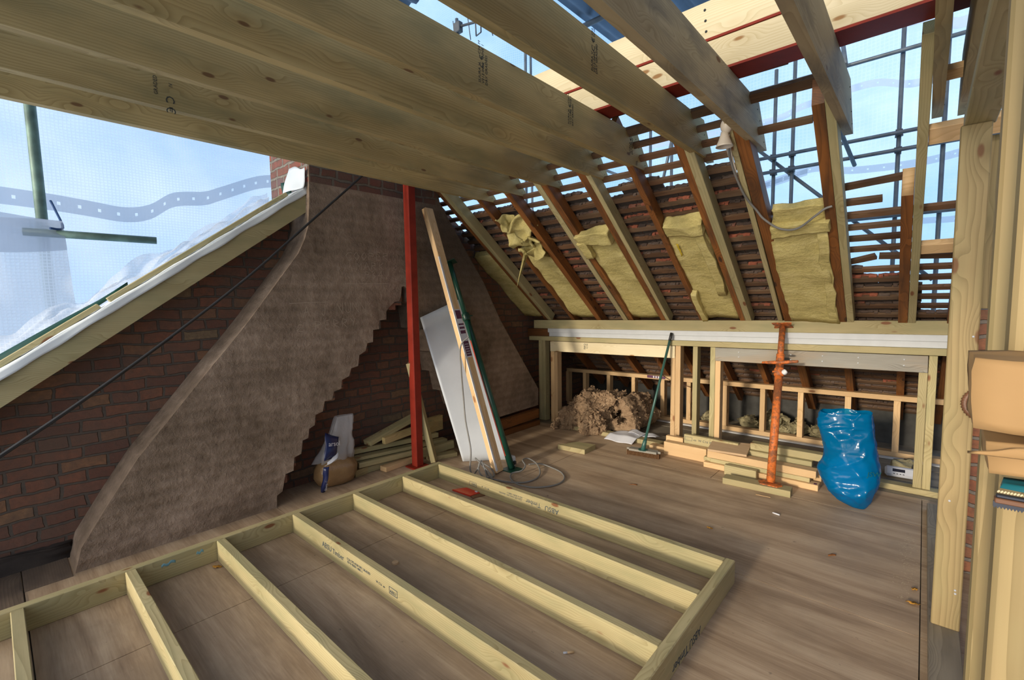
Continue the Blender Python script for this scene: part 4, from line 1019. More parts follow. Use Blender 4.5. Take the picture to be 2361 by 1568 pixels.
# green prop
gp_ = empty('green_prop', (-2.70, 2.97, 0), 'dark green steel prop with a red stripe, leaning beside the pale timber', 'prop')
a = V((-2.716, 3.028, 0.012)); b = V((-3.45, 2.985, 1.913)); d_ = b-a
def gpt(t): return a+d_*t
tube('outer_tube', [gpt(0), gpt(.72)], 0.030, M['green'], gp_, 0, 16)
tube('inner_tube', [gpt(.70), gpt(.985)], 0.024, M['green'], gp_, 0, 14)
tube('collar', [gpt(.695), gpt(.70), gpt(.725), gpt(.73)], [0.034, 0.040, 0.040, 0.034], M['green'], gp_, 0, 16)
tube('collar_pin', [gpt(.715)+V((0.0, -.05, 0)), gpt(.715)+V((.06, .03, 0.01))], 0.006, M['green'], gp_, 0, 8)
Mx = frame(gpt(.985), d_, (0.6, -.8, 0)); from_bm('head_plate', box_bm(0, 0.008, -0.065, 0.065, -0.065, 0.065, .002), M['green'], gp_, Mx)
from_bm('foot_plate', box_bm(-2.785, -2.645, 2.955, 3.095, 0.0, 0.009, .002), M['green'], gp_)
# red stripe on the tube's sunny side
sd = V((-0.55, -0.83, -.2)); dn = d_.normalized(); sd = (sd-dn*sd.dot(dn)).normalized(); sq = dn.cross(sd)
bm = bmesh.new(); rows = []
for i in range(13):
    t = 0.06+0.54*i/12; rows.append([bm.verts.new(gpt(t)+0.0305*(math.cos(q)*sd+math.sin(q)*sq)) for q in (-.7, -.35, 0, .35, .7)])
for i in range(12):
    for q in range(4): bm.faces.new((rows[i][q], rows[i][q+1], rows[i+1][q+1], rows[i+1][q]))
from_bm('red_stripe', bm, M['redline'], gp_, None, True)
o = board('leaning_plank', (-3.405, 2.70, 0.02), (-3.50, 2.525, 0.965), 0.10, 0.045, M['treat'], None, (0.65, -.76, 0)); tag(o, 'short greenish plank leaning behind the foot of the red post', 'plank')
# grey flex: drop from the timber, tangle and loops on the floor
fx = [(-3.00, 2.80, 1.20), (-3.04, 2.74, 1.12), (-3.05, 2.75, 0.90), (-3.06, 2.78, 0.62), (-3.02, 2.76, 0.45), (-2.93, 2.73, 0.22), (-2.91, 2.70, 0.06), (-2.84, 2.68, 0.012), (-2.74, 2.70, 0.012), (-2.70, 2.78, 0.02), (-2.80, 2.84, 0.05), (-2.91, 2.80, 0.10), (-2.89, 2.75, 0.14), (-2.80, 2.74, 0.10), (-2.70, 2.735, 0.02), (-2.62, 2.75, 0.010),
      (-2.52, 2.78, 0.010), (-2.42, 2.86, 0.010), (-2.40, 2.98, 0.010), (-2.45, 3.10, 0.015), (-2.58, 3.22, 0.03), (-2.70, 3.24, 0.05), (-2.69, 3.15, 0.06), (-2.60, 3.08, 0.05), (-2.58, 3.0, 0.03), (-2.62, 2.92, 0.02), (-2.56, 2.84, 0.01), (-2.44, 2.79, 0.01), (-2.30, 2.82, 0.01), (-2.20, 2.95, 0.01), (-2.20, 3.10, 0.01), (-2.30, 3.22, 0.01), (-2.45, 3.27, 0.012), (-2.60, 3.28, 0.012), (-2.66, 3.20, 0.014)]
tag(tube('grey_flex', fx, 0.0068, M['cable'], None, 8, 8), 'grey electric flex hanging down the pale timber and looping on the floor', 'cable')
tag(tube('grey_flex', [(-2.84, 2.66, 0.012), (-2.78, 2.67, 0.10), (-2.79, 2.72, 0.15), (-2.74, 2.72, 0.06), (-2.70, 2.69, 0.02), (-2.75, 2.66, 0.07), (-2.80, 2.71, 0.13), (-2.71, 2.74, 0.05), (-2.66, 2.72, 0.012)], 0.006, M['cable'], None, 8, 8), 'tangled bunch of grey flex left of the leaning timber foot', 'cable')
pl = empty('white_plug', (-2.83, 2.83, 0), 'white plug box on the flex behind the timber foot', 'plug')
from_bm('body', box_bm(-2.80, -2.74, 3.05, 3.12, 0.0, 0.10, .012), M['white'], pl)
from_bm('pins', box_bm(-2.745, -2.72, 3.07, 3.10, 0.03, 0.06, .003), M['coupler'], pl)

# ------------------------------------------------------------------ sand bag
sb = empty('sand_bag', (-3.60, 1.83, 0), 'half-empty clear plastic bag of sand with torn navy print, by the chimney', 'bag')
def bagbody(prof, cx, cy, ax, ay, seg, seed, amp, yaw=0.0, lean=(0, 0), cap=True):
    bm = bmesh.new(); rings = []
    for z, r, q in prof:
        ring = []
        for i in range(seg):
            a = 2*PI*i/seg
            rr = r*(1+amp*noise.noise(V((math.cos(a)*1.8, math.sin(a)*1.8, z*7+seed)))+amp*.5*noise.noise(V((math.cos(a)*5, math.sin(a)*5, z*16+seed))))
            c, s_ = math.cos(a), math.sin(a)
            c = math.copysign(abs(c)**q, c); s_ = math.copysign(abs(s_)**q, s_)
            X = c*rr*ax; Y = s_*rr*ay
            ring.append(bm.verts.new((cx+X*math.cos(yaw)-Y*math.sin(yaw)+lean[0]*z, cy+X*math.sin(yaw)+Y*math.cos(yaw)+lean[1]*z, z)))
        rings.append(ring)
    for i in range(len(rings)-1):
        for k in range(seg):
            f = bm.faces.new((rings[i][k], rings[i][(k+1) % seg], rings[i+1][(k+1) % seg], rings[i+1][k])); f.smooth = True
    bm.faces.new(rings[0][::-1])
    if cap: bm.faces.new(rings[-1])
    return bm
SY = math.radians(80)
from_bm('sand_fill', bagbody([(0.002, .10, 1), (.02, .145, .9), (.08, .175, .9), (.15, .175, .9), (.20, .15, .9), (.235, .09, 1), (.25, .03, 1)], -3.655, 1.855, 1.0, .62, 40, 2, .10, SY), M['sand'], sb)
from_bm('clear_top', bagbody([(.20, .158, .9), (.25, .145, .9), (.30, .125, .9), (.35, .115, .8), (.40, .105, .8), (.45, .095, .7), (.50, .085, .6), (.54, .078, .6), (.565, .07, .6)], -3.655, 1.80, 1.0, .42, 48, 5, .34, SY, (0.0, .26), False), M['clear'], sb)
def patch(pts, nm, mat, off=0.0): 
    return from_bm(nm, sheet_bm(pts, 8, 8, lambda u, v: V((0.025*math.sin(u*PI)*math.sin(v*PI)+off, 0, 0))+nz3((u*2, v*2, 7), 1.5)*.008, 0.002), mat, sb, None, True)
pr_ = patch([(-3.50, 1.685, .265), (-3.535, 1.80, .27), (-3.575, 1.855, .41), (-3.58, 1.74, .47)], 'navy_print', M['bagblue'])
text('bag_lettering', 'arsol', 0.055, M['paper'], pr_, tframe((-3.478, 1.715, .385), (-.15, .96, -.18), (-.25, .12, .95)))
patch([(-3.50, 1.685, .225), (-3.515, 1.80, .245), (-3.535, 1.825, .30), (-3.52, 1.72, .25)], 'white_stripe', M['paper'], .004)
pr2 = patch([(-3.545, 1.66, .01), (-3.53, 1.69, .01), (-3.49, 1.715, .22), (-3.515, 1.675, .22)], 'navy_print', M['bagblue'], .012)
text('bag_lettering', 'Sharp Conc', 0.026, M['paper'], pr2, tframe((-3.497, 1.69, .03), (.12, .10, .98), (.1, -.98, .12)))

# ------------------------------------------------------------------ timber offcuts by the chimney
OC = [((-3.66, 2.02, .03), (-3.78, 2.95, .03), .06, .045, 'joist', 'stubby offcut nearest the sand bag, square end to the room'), ((-3.58, 2.26, .024), (-3.62, 3.0, .03), .045, .09, 'pale', 'pale offcut on the floor just left of the red post foot'), ((-3.70, 2.14, .03), (-3.64, 3.1, .03), .055, .09, 'treat', 'greenish offcut at the bottom of the pile, second in from the room'),
      ((-3.66, 2.05, .105), (-3.60, 2.95, .075), .045, .095, 'treat', 'offcut lying flat in the middle of the pile, end beside the bag'), ((-3.70, 1.98, .155), (-3.60, 3.0, .12), .03, .09, 'treat', 'thin batten offcut across the pile, longest one'), ((-3.74, 2.02, .205), (-3.66, 2.95, .17), .045, .05, 'treat', 'slim offcut on top of the thin batten'),
      ((-3.68, 2.17, .265), (-3.72, 2.72, .39), .045, .10, 'treat', 'offcut tilted up on the pile, pinkish end facing the room'), ((-3.62, 2.30, .265), (-3.66, 2.9, .30), .06, .045, 'joist', 'offcut on edge on the pile, end left of the red post'), ((-3.70, 2.78, .27), (-3.72, 3.06, .27), .15, .045, 'joist', 'upright board offcut right of the leaning plank'),
      ((-3.56, 2.65, .062), (-3.50, 3.02, .09), .075, .045, 'treat', 'stamped offcut sticking out right of the red post'), ((-3.50, 2.70, .02), (-3.42, 2.98, .02), .04, .09, 'treat', 'short flat offcut on the floor under the stamped one')]
for i, (a, b, w_, t_, mt, lb) in enumerate(OC):
    o = board('timber_offcut', a, b, w_, t_, M[mt]); tag(o, lb, 'offcut', 'timber offcuts by the chimney')
    if i == 9: text('timber_stamp', 'ABSU C16', 0.026, M['ink'], o, tframe((-3.52, 2.80, .075), (.16, .98, .07), (0, -.07, 1)))

# ------------------------------------------------------------------ red folder inside the floor frame
rf = empty('red_folder', (-2.65, 2.43, 0), 'flat red plastic folder on the floor inside the corner of the stud frame', 'folder')
def quadbox(pts, z0, z1):
    bm = bmesh.new(); a = [bm.verts.new((x, y, z0)) for x, y in pts]; b = [bm.verts.new((x, y, z1)) for x, y in pts]; n = len(pts)
    bm.faces.new(a[::-1]); bm.faces.new(b)
    for i in range(n): bm.faces.new((a[i], a[(i+1) % n], b[(i+1) % n], b[i]))
    bmesh.ops.recalc_face_normals(bm, faces=bm.faces[:]); return bm
from_bm('cover', quadbox([(-2.775, 2.375), (-2.715, 2.475), (-2.56, 2.472), (-2.575, 2.385)], 0.0, 0.011), M['redcard'], rf)
from_bm('dark_backing', quadbox([(-2.577, 2.385), (-2.558, 2.472), (-2.50, 2.472), (-2.535, 2.375)], 0.0, 0.006), M['sawwood'], rf)
from_bm('clip', box_bm(-2.60, -2.575, 2.455, 2.47, 0.011, 0.018, .002), M['radio'], rf)

# ------------------------------------------------------------------ things in front of the knee wall
# brown insulation roll
wr = empty('insulation_roll', (-2.75, 4.75, 0), 'brown mineral wool roll partly uncoiled through the left knee wall opening', 'insulation')
def coil(cx, cz, r0, a0, a1, th, y0, y1, seed, n=70, ny=30):
    bm = bmesh.new(); g = []
    for j in range(ny+1):
        v = j/ny; row = []
        for i in range(n+1):
            u = i/n; a = a0+(a1-a0)*u
            for sgn in ((0, 1) if True else ()):
                pass
            row.append((a, v, u))
        g.append(row)
    def pt(a, v, rr): 
        p = V((cx+rr*math.cos(a), y0+(y1-y0)*v, cz+rr*math.sin(a)))
        return p+nz3(p, 7, seed)*0.03+nz3(p, 22, seed+4)*0.016+nz3(p, 60, seed+7)*0.008
    outer = [[bm.verts.new(pt(a, v, r0+.02*math.sin(a*3+seed))) for a, v, u in row] for row in g]
    inner_ = [[bm.verts.new(pt(a, v, r0-th+.02*math.sin(a*4+seed))) for a, v, u in row] for row in g]
    for S in (outer, inner_):
        for j in range(ny):
            for i in range(n):
                q = (S[j][i], S[j][i+1], S[j+1][i+1], S[j+1][i]); f = bm.faces.new(q if S is outer else q[::-1]); f.smooth = True
    for i in range(n):
        bm.faces.new((outer[0][i], inner_[0][i], inner_[0][i+1], outer[0][i+1])); bm.faces.new((outer[-1][i+1], inner_[-1][i+1], inner_[-1][i], outer[-1][i]))
    for j in range(ny):
        bm.faces.new((outer[j][0], outer[j+1][0], inner_[j+1][0], inner_[j][0])); bm.faces.new((outer[j][-1], inner_[j][-1], inner_[j+1][-1], outer[j+1][-1]))
    bmesh.ops.recalc_face_normals(bm, faces=bm.faces[:]); return bm
from_bm('coiled_end', flakes(coil(-2.53, 0.185, 0.19, -2.6, 2.25, 0.11, 4.66, 5.25, 3), 2600, .024, 1), M['brown'], wr)
def mound(cx, cy, rx, ry, h, seed, n=48):
    bm = bmesh.new(); bmesh.ops.create_icosphere(bm, subdivisions=5, radius=1)
    for v in bm.verts:
        c = v.co.copy(); z = max(0, c.z+.35)/1.35
        p = V((cx+c.x*rx, cy+c.y*ry, z*h))
        f = nz3(p, 5, seed)*.06+nz3(p, 13, seed+2)*.035+nz3(p, 34, seed+5)*.020+nz3(p, 75, seed+8)*.010
        lay = .012*math.sin(p.z*70+5*noise.noise(p*6))
        v.co = p+V((f.x+lay*c.x, f.y+lay*c.y, f.z*min(1, z*3)))
        if v.co.z < 0.002: v.co.z = 0.002
    for f in bm.faces: f.smooth = True
    return bm
from_bm('uncoiled_mass', flakes(mound(-2.96, 4.72, .30, .24, .40, 1), 3200, .030, 2, .02), M['brown'], wr)
from_bm('top_fold', flakes(lumpy(-2.99, -2.58, 4.60, 4.88, .33, .425, 14, .05, 7, 6, amp2=.016), 2000, .030, 3), M['brown'], wr)
from_bm('hanging_tuft', flakes(mound(-2.78, 4.47, .14, .12, .27, 9), 1200, .024, 4, .02), M['brown'], wr)
from_bm('hanging_tuft', flakes(mound(-3.13, 4.50, .11, .11, .25, 12), 900, .026, 5, .02), M['brown'], wr)
from_bm('hanging_tuft', flakes(mound(-3.22, 4.42, .05, .08, .12, 15), 400, .024, 6, .02), M['brown'], wr)
# paper on the sole plate
pa = empty('paper_sheet', (-2.35, 4.5, 0.05), 'crumpled white paper sheet draped over the sole plate left of the broom', 'paper')
bm = sheet_bm([(-2.545, 4.34, .004), (-2.22, 4.345, .004), (-2.20, 4.62, .004), (-2.50, 4.62, .004)], 20, 24, lambda u, v: V((0, 0, .046*min(1, v/.36)+.004*math.sin(u*9+v*5)+.003))+nz3((u*3, v*3, 2), 1)*.003, .0012)
from_bm('sheet', bm, M['paper'], pa, None, True)
from_bm('second_sheet', sheet_bm([(-2.40, 4.58, .053), (-2.05, 4.55, .058), (-2.05, 4.66, .055), (-2.36, 4.70, .07)], 10, 8, lambda u, v: V((0, 0, .012*math.sin(u*8+v*2))), .0012), M['paper'], pa, None, True)
# offcut block on the floor
o = prism('timber_block', [(-2.744, 3.768), (-2.437, 3.792), (-2.445, 4.005), (-2.64, 3.972)], .046, (0, 0, 0.046), (1, 0, 0), (0, 1, 0), M['treat'])
tag(o, 'flat greenish timber block alone on the floor in front of the paper', 'block')
o.matrix_basis = Matrix.Identity(4)
o.data.transform(Matrix(((1, 0, 0, 0), (0, 0, 1, 0), (0, -1, 0, .046), (0, 0, 0, 1))))
# broom
br = empty('broom', (-1.93, 4.10, 0), 'stiff broom with green handle leaning against the white trim', 'broom')
hb = (-1.975, 4.105, .075); ht_ = (-1.905, 4.575, 1.165)
tube('handle', [hb, ht_], 0.0125, M['brooms'], br, 0, 12)
d_ = V(ht_)-V(hb)
tube('grip', [V(hb)+d_*.93, V(hb)+d_*1.0], 0.0145, M['black'], br, 0, 12)
tube('socket', [V(hb)-d_*.02, V(hb)+d_*.06, V(hb)+d_*.075], [0.022, 0.019, 0.015], M['brooms'], br, 0, 12)
tube('bracket_disc', [(-1.975, 4.10, .062), (-1.975, 4.10, .068)], 0.045, M['brooms'], br, 0, 16)
hx = V((0.31, .05, 0)); hd = frame((-2.135, 4.085, .045), hx, (0, 0, 1))
bmh = box_bm(0, .325, -.037, .037, 0, .02, 0)
bmesh.ops.bevel(bmh, geom=[e for e in bmh.edges if abs(e.verts[0].co.z-e.verts[1].co.z) > .01], offset=.03, segments=5, affect='EDGES')
from_bm('head', bmh, M['grey'], br, hd)
bm = bmesh.new()
for i in range(24):
    for j in range(5):
        x = .012+i*.0131; y = -.03+j*.015; s_ = R.uniform(-.006, .006)
        box_bm(x-.0035, x+.0035, y-.004, y+.004, -.044, 0.001, 0, bm)
from_bm('bristles', bm, M['bristle'], br, hd)['kind'] = 'stuff'

# stack of timber in front of the right opening
def pile(xs, ys, zs, mt, lb, dz=0, sk_=0.0):
    a = V((xs[0], (ys[0]+ys[1])/2-sk_, (zs[0]+zs[1])/2)); b = V((xs[1], (ys[0]+ys[1])/2+sk_, (zs[0]+zs[1])/2))
    return tag(board('stacked_timber', a, b, zs[1]-zs[0], ys[1]-ys[0], M[mt], None, (0, 0, 1), .003), lb, 'timber', 'timbers stacked before the knee wall')
pile((-1.85, -1.445), (4.29, 4.37), (0, .125), 'pale', 'fresh pale board on edge at the left end of the stack, right of the broom', 0, .0)
pile((-2.02, -1.86), (4.33, 4.42), (0, .05), 'pale', 'short pale offcut beside the broom head')
pile((-1.87, -1.70), (4.385, 4.43), (.0, .16), 'pale', 'short pale board on edge behind the left end of the stack')
g = pile((-1.69, -1.20), (4.385, 4.43), (.0, .205), 'treat', 'greenish stamped board on edge behind the plywood piece')
text('timber_stamp', '\u00ab\u00bb  W C16 W', 0.03, M['inkb'], g, tframe((-1.60, 4.3842, .155), (1, 0, 0), (0, 0, 1)))
boxmark(g, -1.68, -1.61, 4.3848, .15, .185, M['inkb'])
pile((-1.43, -0.56), (4.175, 4.265), (0, .047), 'pale', 'long pale timber at the bottom front of the stack, right end with a purple tag', 0, .0)
pile((-1.38, -0.62), (4.20, 4.29), (.048, .083), 'treat', 'greenish timber lying on the bottom front one')
pile((-1.41, -0.58), (4.205, 4.30), (.084, .145), 'pale', 'long pale timber on top at the front of the stack, under the plywood')
pile((-1.44, -1.36), (4.21, 4.30), (.05, .083), 'treat', 'stub of dark-ended timber at the left end of the stack')
pile((-1.23, -0.98), (4.10, 4.15), (0, .085), 'treat', 'short greenish block on edge between the stack and the prop board')
pile((-0.80, -0.665), (4.27, 4.33), (.048, .09) if False else (.0, .046), 'treat', 'small square block right of the prop on the floor')
pile((-1.16, -0.56), (4.325, 4.415), (.0, .085), 'pale', 'pale timber low at the back of the stack behind the prop')
pile((-1.14, -0.63), (4.34, 4.43), (.086, .175), 'treat', 'broad greenish timber at the back of the stack behind the prop')
pile((-1.10, -0.55), (4.38, 4.47), (.176, .235), 'treat', 'topmost greenish timber of the stack, behind the prop')
o = from_bm('purple_tag', box_bm(-.592, -.572, 4.19, 4.22, .0472, .0482), M['purple']); tag(o, 'tiny purple paper tag on the bottom front timber', 'tag')
pw = frame((-1.415, 4.215, .150), (1, .0, 0), (0, -.16, 1))
bmp = bmesh.new()
o = from_bm('plywood_piece', quadbox([(0.0, 0.0), (.315, .03), (.285, .30), (-.03, .235)], 0, .018), M['plyface'], None, Matrix.Translation((-1.40, 4.185, .150)) @ Matrix.Rotation(.10, 4, 'X'))
tag(o, 'small square plywood piece lying on top of the timber stack', 'plywood')
o = board('prop_board', (-1.178, 3.935, .025), (-.70, 3.965, .025), .05, .11, M['treat']); tag(o, 'greenish timber pad on the floor under the orange prop', 'pad')
# orange prop
op = empty('orange_prop', (-.852, 3.99, .05), 'rusty orange steel acrow prop holding up the eaves purlin', 'prop')
a = V((-.848, 3.985, .058)); b = V((-.912, 4.55, 1.262)); d_ = b-a
def opt(t): return a+d_*t
tube('outer_tube', [opt(0), opt(.75)], .0305, M['rust'], op, 0, 20)
tube('inner_tube', [opt(.74), opt(.995)], .0245, M['rust'], op, 0, 18)
tube('collar', [opt(.655), opt(.665), opt(.70), opt(.71)], [.034, .039, .039, .034], M['rust'], op, 0, 18)
tube('threaded_collar', [opt(.755), opt(.76), opt(.80), opt(.805)], [.030, .031, .031, .030], M['rust'], op, 0, 18)
tube('handle', [opt(.752)+V((-.13, -.02, -.012)), opt(.752)+V((0, -.032, 0)), opt(.752)+V((.14, -.03, .018))], [.009, .017, .010], M['rust'], op, 6, 10)
tube('pin', [opt(.69)+V((-.04, -.05, 0)), opt(.69)+V((.05, -.02, .0))], .008, M['rust'], op, 0, 8)
bm = bmesh.new(); bmesh.ops.create_icosphere(bm, subdivisions=3, radius=.024); 
for v in bm.verts: v.co += nz3(v.co, 30, 2)*.006
from_bm('pale_lump', bm, M['caulk'], op, Matrix.Translation(opt(.69)+V((.045, -.03, .0))), True)
hp = [(-.075, -.055), (-.035, -.060), (0, -.052), (.035, -.060), (.075, -.055), (.068, -.02), (.055, 0), (.068, .02), (.075, .055), (.035, .060), (0, .052), (-.035, .060), (-.075, .055), (-.068, .02), (-.055, 0), (-.068, -.02)]
dn = d_.normalized(); Xp = V((1, 0, 0)); Xp = (Xp-dn*Xp.dot(dn)).normalized(); Yp = dn.cross(Xp)
from_bm('head_plate', quadbox(hp, 0, .007), M['rust'], op, Matrix(((Xp.x, Yp.x, dn.x, b.x), (Xp.y, Yp.y, dn.y, b.y), (Xp.z, Yp.z, dn.z, b.z), (0, 0, 0, 1))))
fp = [(-.085, 0), (-.06, -.05), (.06, -.05), (.085, 0), (.06, .05), (-.06, .05)]
from_bm('foot_plate', quadbox(fp, 0, .007), M['rust'], op, Matrix.Translation((-.848, 3.975, .0505)))
# blue rubble sack
bs = empty('blue_sack', (-.36, 4.03, 0), 'translucent blue polythene rubble sack standing on the floor in front of the knee wall', 'sack')
SK = [(.002, -.345, -.255), (.02, -.385, -.242), (.05, -.435, -.228), (.10, -.483, -.210), (.15, -.512, -.196), (.20, -.535, -.186), (.25, -.550, -.180), (.30, -.532, -.184), (.36, -.514, -.192), (.42, -.520, -.203), (.50, -.538, -.220), (.56, -.553, -.226), (.60, -.562, -.232), (.65, -.556, -.240), (.672, -.545, -.244)]
def sack(seg=120, per=5):
    bm = bmesh.new(); rows = []
    lv = []
    for i in range(len(SK)-1):
        for k in range(per):
            t = k/per; lv.append([SK[i][q]*(1-t)+SK[i+1][q]*t for q in range(3)])
    lv.append(list(SK[-1]))
    for z, xl, xr in lv:
        cx = (xl+xr)/2; hx = (xr-xl)/2
        dp = .035+.115*min(1, z/.12)*(1-.55*max(0, (z-.36)/.31)); pw = .85-.35*max(0, (z-.3)/.37)
        row = []
        for i in range(seg):
            a = 2*PI*i/seg; c, s_ = math.cos(a), math.sin(a)
            X = math.copysign(abs(c)**pw, c)*hx; Y = math.copysign(abs(s_)**(pw*.9), s_)*dp
            p = V((cx+X, 4.06-.03*(.67-z)+Y, z))
            def ridge(q, f): return 1-2*abs(noise.noise(V(q)*f))
            w1 = ridge((p.x*1.2+p.z*.7, p.y, p.z), 5.5)**3; w2 = ridge((p.x-p.z*.8, p.y*1.2, p.z*1.4+5), 9)**3; w3 = ridge((p.x*.6, p.y, p.z*2.2+9), 12)**2
            d = (.018*w1+.011*w2+.006*w3-.012)*min(1, z/.06)
            p += V((c*.35*d, s_*d, 0))
            if z > .62: p.z += (z-.62)/.05*(.006*math.sin(p.x*40)+(.010 if p.x > -.40 else 0))
            row.append(bm.verts.new(p))
        rows.append(row)
    for i in range(len(rows)-1):
        for k in range(seg):
            f = bm.faces.new((rows[i][k], rows[i][(k+1) % seg], rows[i+1][(k+1) % seg], rows[i+1][k])); f.smooth = True
    bm.faces.new(rows[0][::-1])
    return bm
bm = sack()
bs_o = from_bm('polythene_skin', bm, M['bluebag'], bs, None, True)
bm = bmesh.new()
from_bm('rubbish_inside', bagbody([(.012, .03, 1), (.05, .07, .9), (.14, .12, .8), (.24, .13, .8), (.32, .11, .8), (.36, .06, .9)], -.355, 4.045, 1, .55, 36, 8, .22, .1), M['paper'], bs)
from mathutils.bvhtree import BVHTree
bv = BVHTree.FromPolygons([v.co.copy() for v in bs_o.data.vertices], [tuple(f.vertices) for f in bs_o.data.polygons])
for xx, zz, wd, sz in ((-.250, .275, 'JSW', .05), (-.515, .44, 'SOL', .032)):
    hit = bv.ray_cast(V((xx, 3, zz)), V((0, 1, 0)))
    if hit[0]:
        n_ = hit[1]; n_ = n_ if n_.y < 0 else -n_
        rx = V((0, 0, 1)).cross(n_)*-1; rx = V((-n_.y, n_.x, 0)).normalized()
        text('printed_mark', wd, sz, M['teal'], bs, tframe(hit[0]+n_*.006, rx, n_.cross(rx)))
# radio / gadget in the eaves
rd = empty('pale_gadget', (-.13, 5.05, 0), 'small pale grey gadget with a dark display, right of the blue sack', 'gadget')
Mr = Matrix.Translation((-.19, 4.86, .003)) @ Matrix.Rotation(.08, 4, 'Z') @ Matrix.Rotation(-.55, 4, 'X')
bmg = box_bm(0, .20, 0, .045, 0, .085, .016); bmesh.ops.translate(bmg, verts=bmg.verts[:], vec=(0, 0, .024))
from_bm('casing', bmg, M['radio'], rd, Mr)
from_bm('display', box_bm(.05, .13, -.0015, .001, .06, .085, 0), M['glass'], rd, Mr)
bmk = bmesh.new()
for i in range(4): box_bm(.055+i*.02, .066+i*.02, -.0015, .001, .04, .046, 0, bmk)
from_bm('buttons', bmk, M['coupler'], rd, Mr)
bm = lumpy(-.15, -.02, 4.96, 5.10, .0, .11, 6, .03, 9, 4, amp2=.01)
tag(from_bm('wool_lump', bm, M['greywool']), 'olive lump of insulation behind the pale gadget', 'insulation')
# tiny litter
def litter(nm, lb, ct, x, y, bm, mat, rz=0.0, z=0.0):
    return tag(from_bm(nm, bm, mat, None, Matrix.Translation((x, y, z)) @ Matrix.Rotation(rz, 4, 'Z')), lb, ct)
cg = empty('cigarette_end', (-1.079, 1.54, 0), 'cigarette end on the floor between two studs of the frame', 'cigarette')
tube('paper_tip', [(-1.092, 1.528, .005), (-1.080, 1.541, .005)], .0045, M['paper'], cg, 0, 10)
tube('filter', [(-1.080, 1.541, .005), (-1.060, 1.562, .005)], .0045, M['pale'], cg, 0, 10)
tag(tube('cigarette_end', [(-.735, 3.545, .006), (-.690, 3.535, .006)], .005, M['paper'], None, 0, 8), 'white cigarette end on the open floor left of the blue sack', 'cigarette')
def leafm(sz, seed):
    return sheet_bm([(-sz, 0, .003), (0, -sz*.6, .003), (sz, 0, .003), (0, sz*.6, .003)], 5, 5, lambda u, v: V((0, 0, .008*abs(math.sin(u*5+seed))+.004*math.sin(v*6))), .001)
litter('dead_leaf', 'small yellow leaf on the open floor right of the frame', 'leaf', -.995, 3.043, leafm(.02, 1), M['leaf'], .3)
litter('dead_leaf', 'orange leaf by the right sole plate, farther of two', 'leaf', .022, 3.05, leafm(.022, 2), M['leaf'], 1.1)
litter('dead_leaf', 'orange leaf by the right sole plate, nearer of two', 'leaf', .018, 2.90, leafm(.03, 3), M['leaf'], .2)
litter('dead_leaf', 'yellow leaf under the left end of a frame stud', 'leaf', -2.99, .775, leafm(.028, 4), M['leaf'], .8)
litter('dark_chip', 'dark wood chip on the open floor, left of the tall post', 'chip', -.344, 3.167, lumpy(-.022, .022, -.006, .006, 0, .006, 3, .004, 40, 1), M['old'], .9)
litter('dark_chip', 'dark wood chip on the floor left of the prop pad', 'chip', -1.72, 3.40, lumpy(-.03, .03, -.005, .005, 0, .005, 3, .004, 40, 2), M['old'], .4)
litter('wood_slice', 'round pale slice of wood on the floor inside the frame', 'slice', -2.233, 1.465, (lambda b: (bmesh.ops.create_cone(b, cap_ends=True, segments=20, radius1=.019, radius2=.018, depth=.01, matrix=Matrix.Translation((0, 0, .006))), b)[1])(bmesh.new()), M['plyface'])
litter('splinter', 'pale splinter of wood near the prop pad', 'splinter', -.86, 3.82, box_bm(-.05, .05, -.003, .003, 0, .004, .001), M['pale'], .1)
# sawdust and wood shavings by the sole plate
bm = bmesh.new()
for i in range(150):
    x = .0+R.gauss(-.012, .022); y = R.uniform(2.9, 3.75)
    if x > .062: continue
    l = R.uniform(.002, .006); a_ = R.uniform(0, PI); c = V((x, y, .0008)); q = V((math.cos(a_), math.sin(a_), 0))*l; n_ = V((-q.y, q.x, 0))*.18
    bm.faces.new([bm.verts.new(p) for p in (c-q-n_, c+q-n_, c+q+n_, c-q+n_)])
tag(from_bm('wood_shavings', bm, M['plank']), 'pale wood shavings scattered along the floor by the right sole plate', 'shavings', None, 'stuff')

# ------------------------------------------------------------------ lamp on the spattered joist
lm = empty('spot_lamp', (-.90, 3.0, 2.55), 'cream enamel clip lamp hanging by the end of the spattered joist', 'lamp')
c0 = V((-.925, 2.99, 2.525))
bm = bmesh.new(); bmesh.ops.create_uvsphere(bm, u_segments=20, v_segments=12, radius=.036, matrix=Matrix.Translation(c0) @ Matrix.Diagonal((1, 1, 1.25, 1)))
from_bm('lamp_body', bm, M['lamp'], lm, None, True)
bm = bmesh.new(); rings = []
for z, r in ((0, .018), (-.02, .022), (-.045, .030), (-.075, .042), (-.085, .046)):
    rings.append([bm.verts.new(c0+V((-.012+r*math.cos(2*PI*i/24), r*math.sin(2*PI*i/24), -.035+z))) for i in range(24)])
for i in range(4):
    for k in range(24): bm.faces.new((rings[i][k], rings[i][(k+1) % 24], rings[i+1][(k+1) % 24], rings[i+1][k]))
bm.faces.new(rings[0][::-1])
bm.normal_update(); bmesh.ops.solidify(bm, geom=bm.faces[:], thickness=.003)
from_bm('shade', bm, M['lamp'], lm, None, True)
from_bm('back_plate', box_bm(-.955, -.90, 3.00, 3.02, 2.50, 2.59, .006), M['coupler'], lm)
cl = sheet_bm([roofq(-.955, 1.93, -.004), roofq(-.93, 1.93, -.004), roofq(-.935, 1.68, -.004), roofq(-.955, 1.68, -.004)], 4, 10, lambda u, v: nz3((u*2, v*4, 1), 2)*.003, .006)
tag(from_bm('plaster_scrap', cl, M['lamp']), 'flaking pink-white strip of old plaster on the new rafter below the lamp', 'scrap')
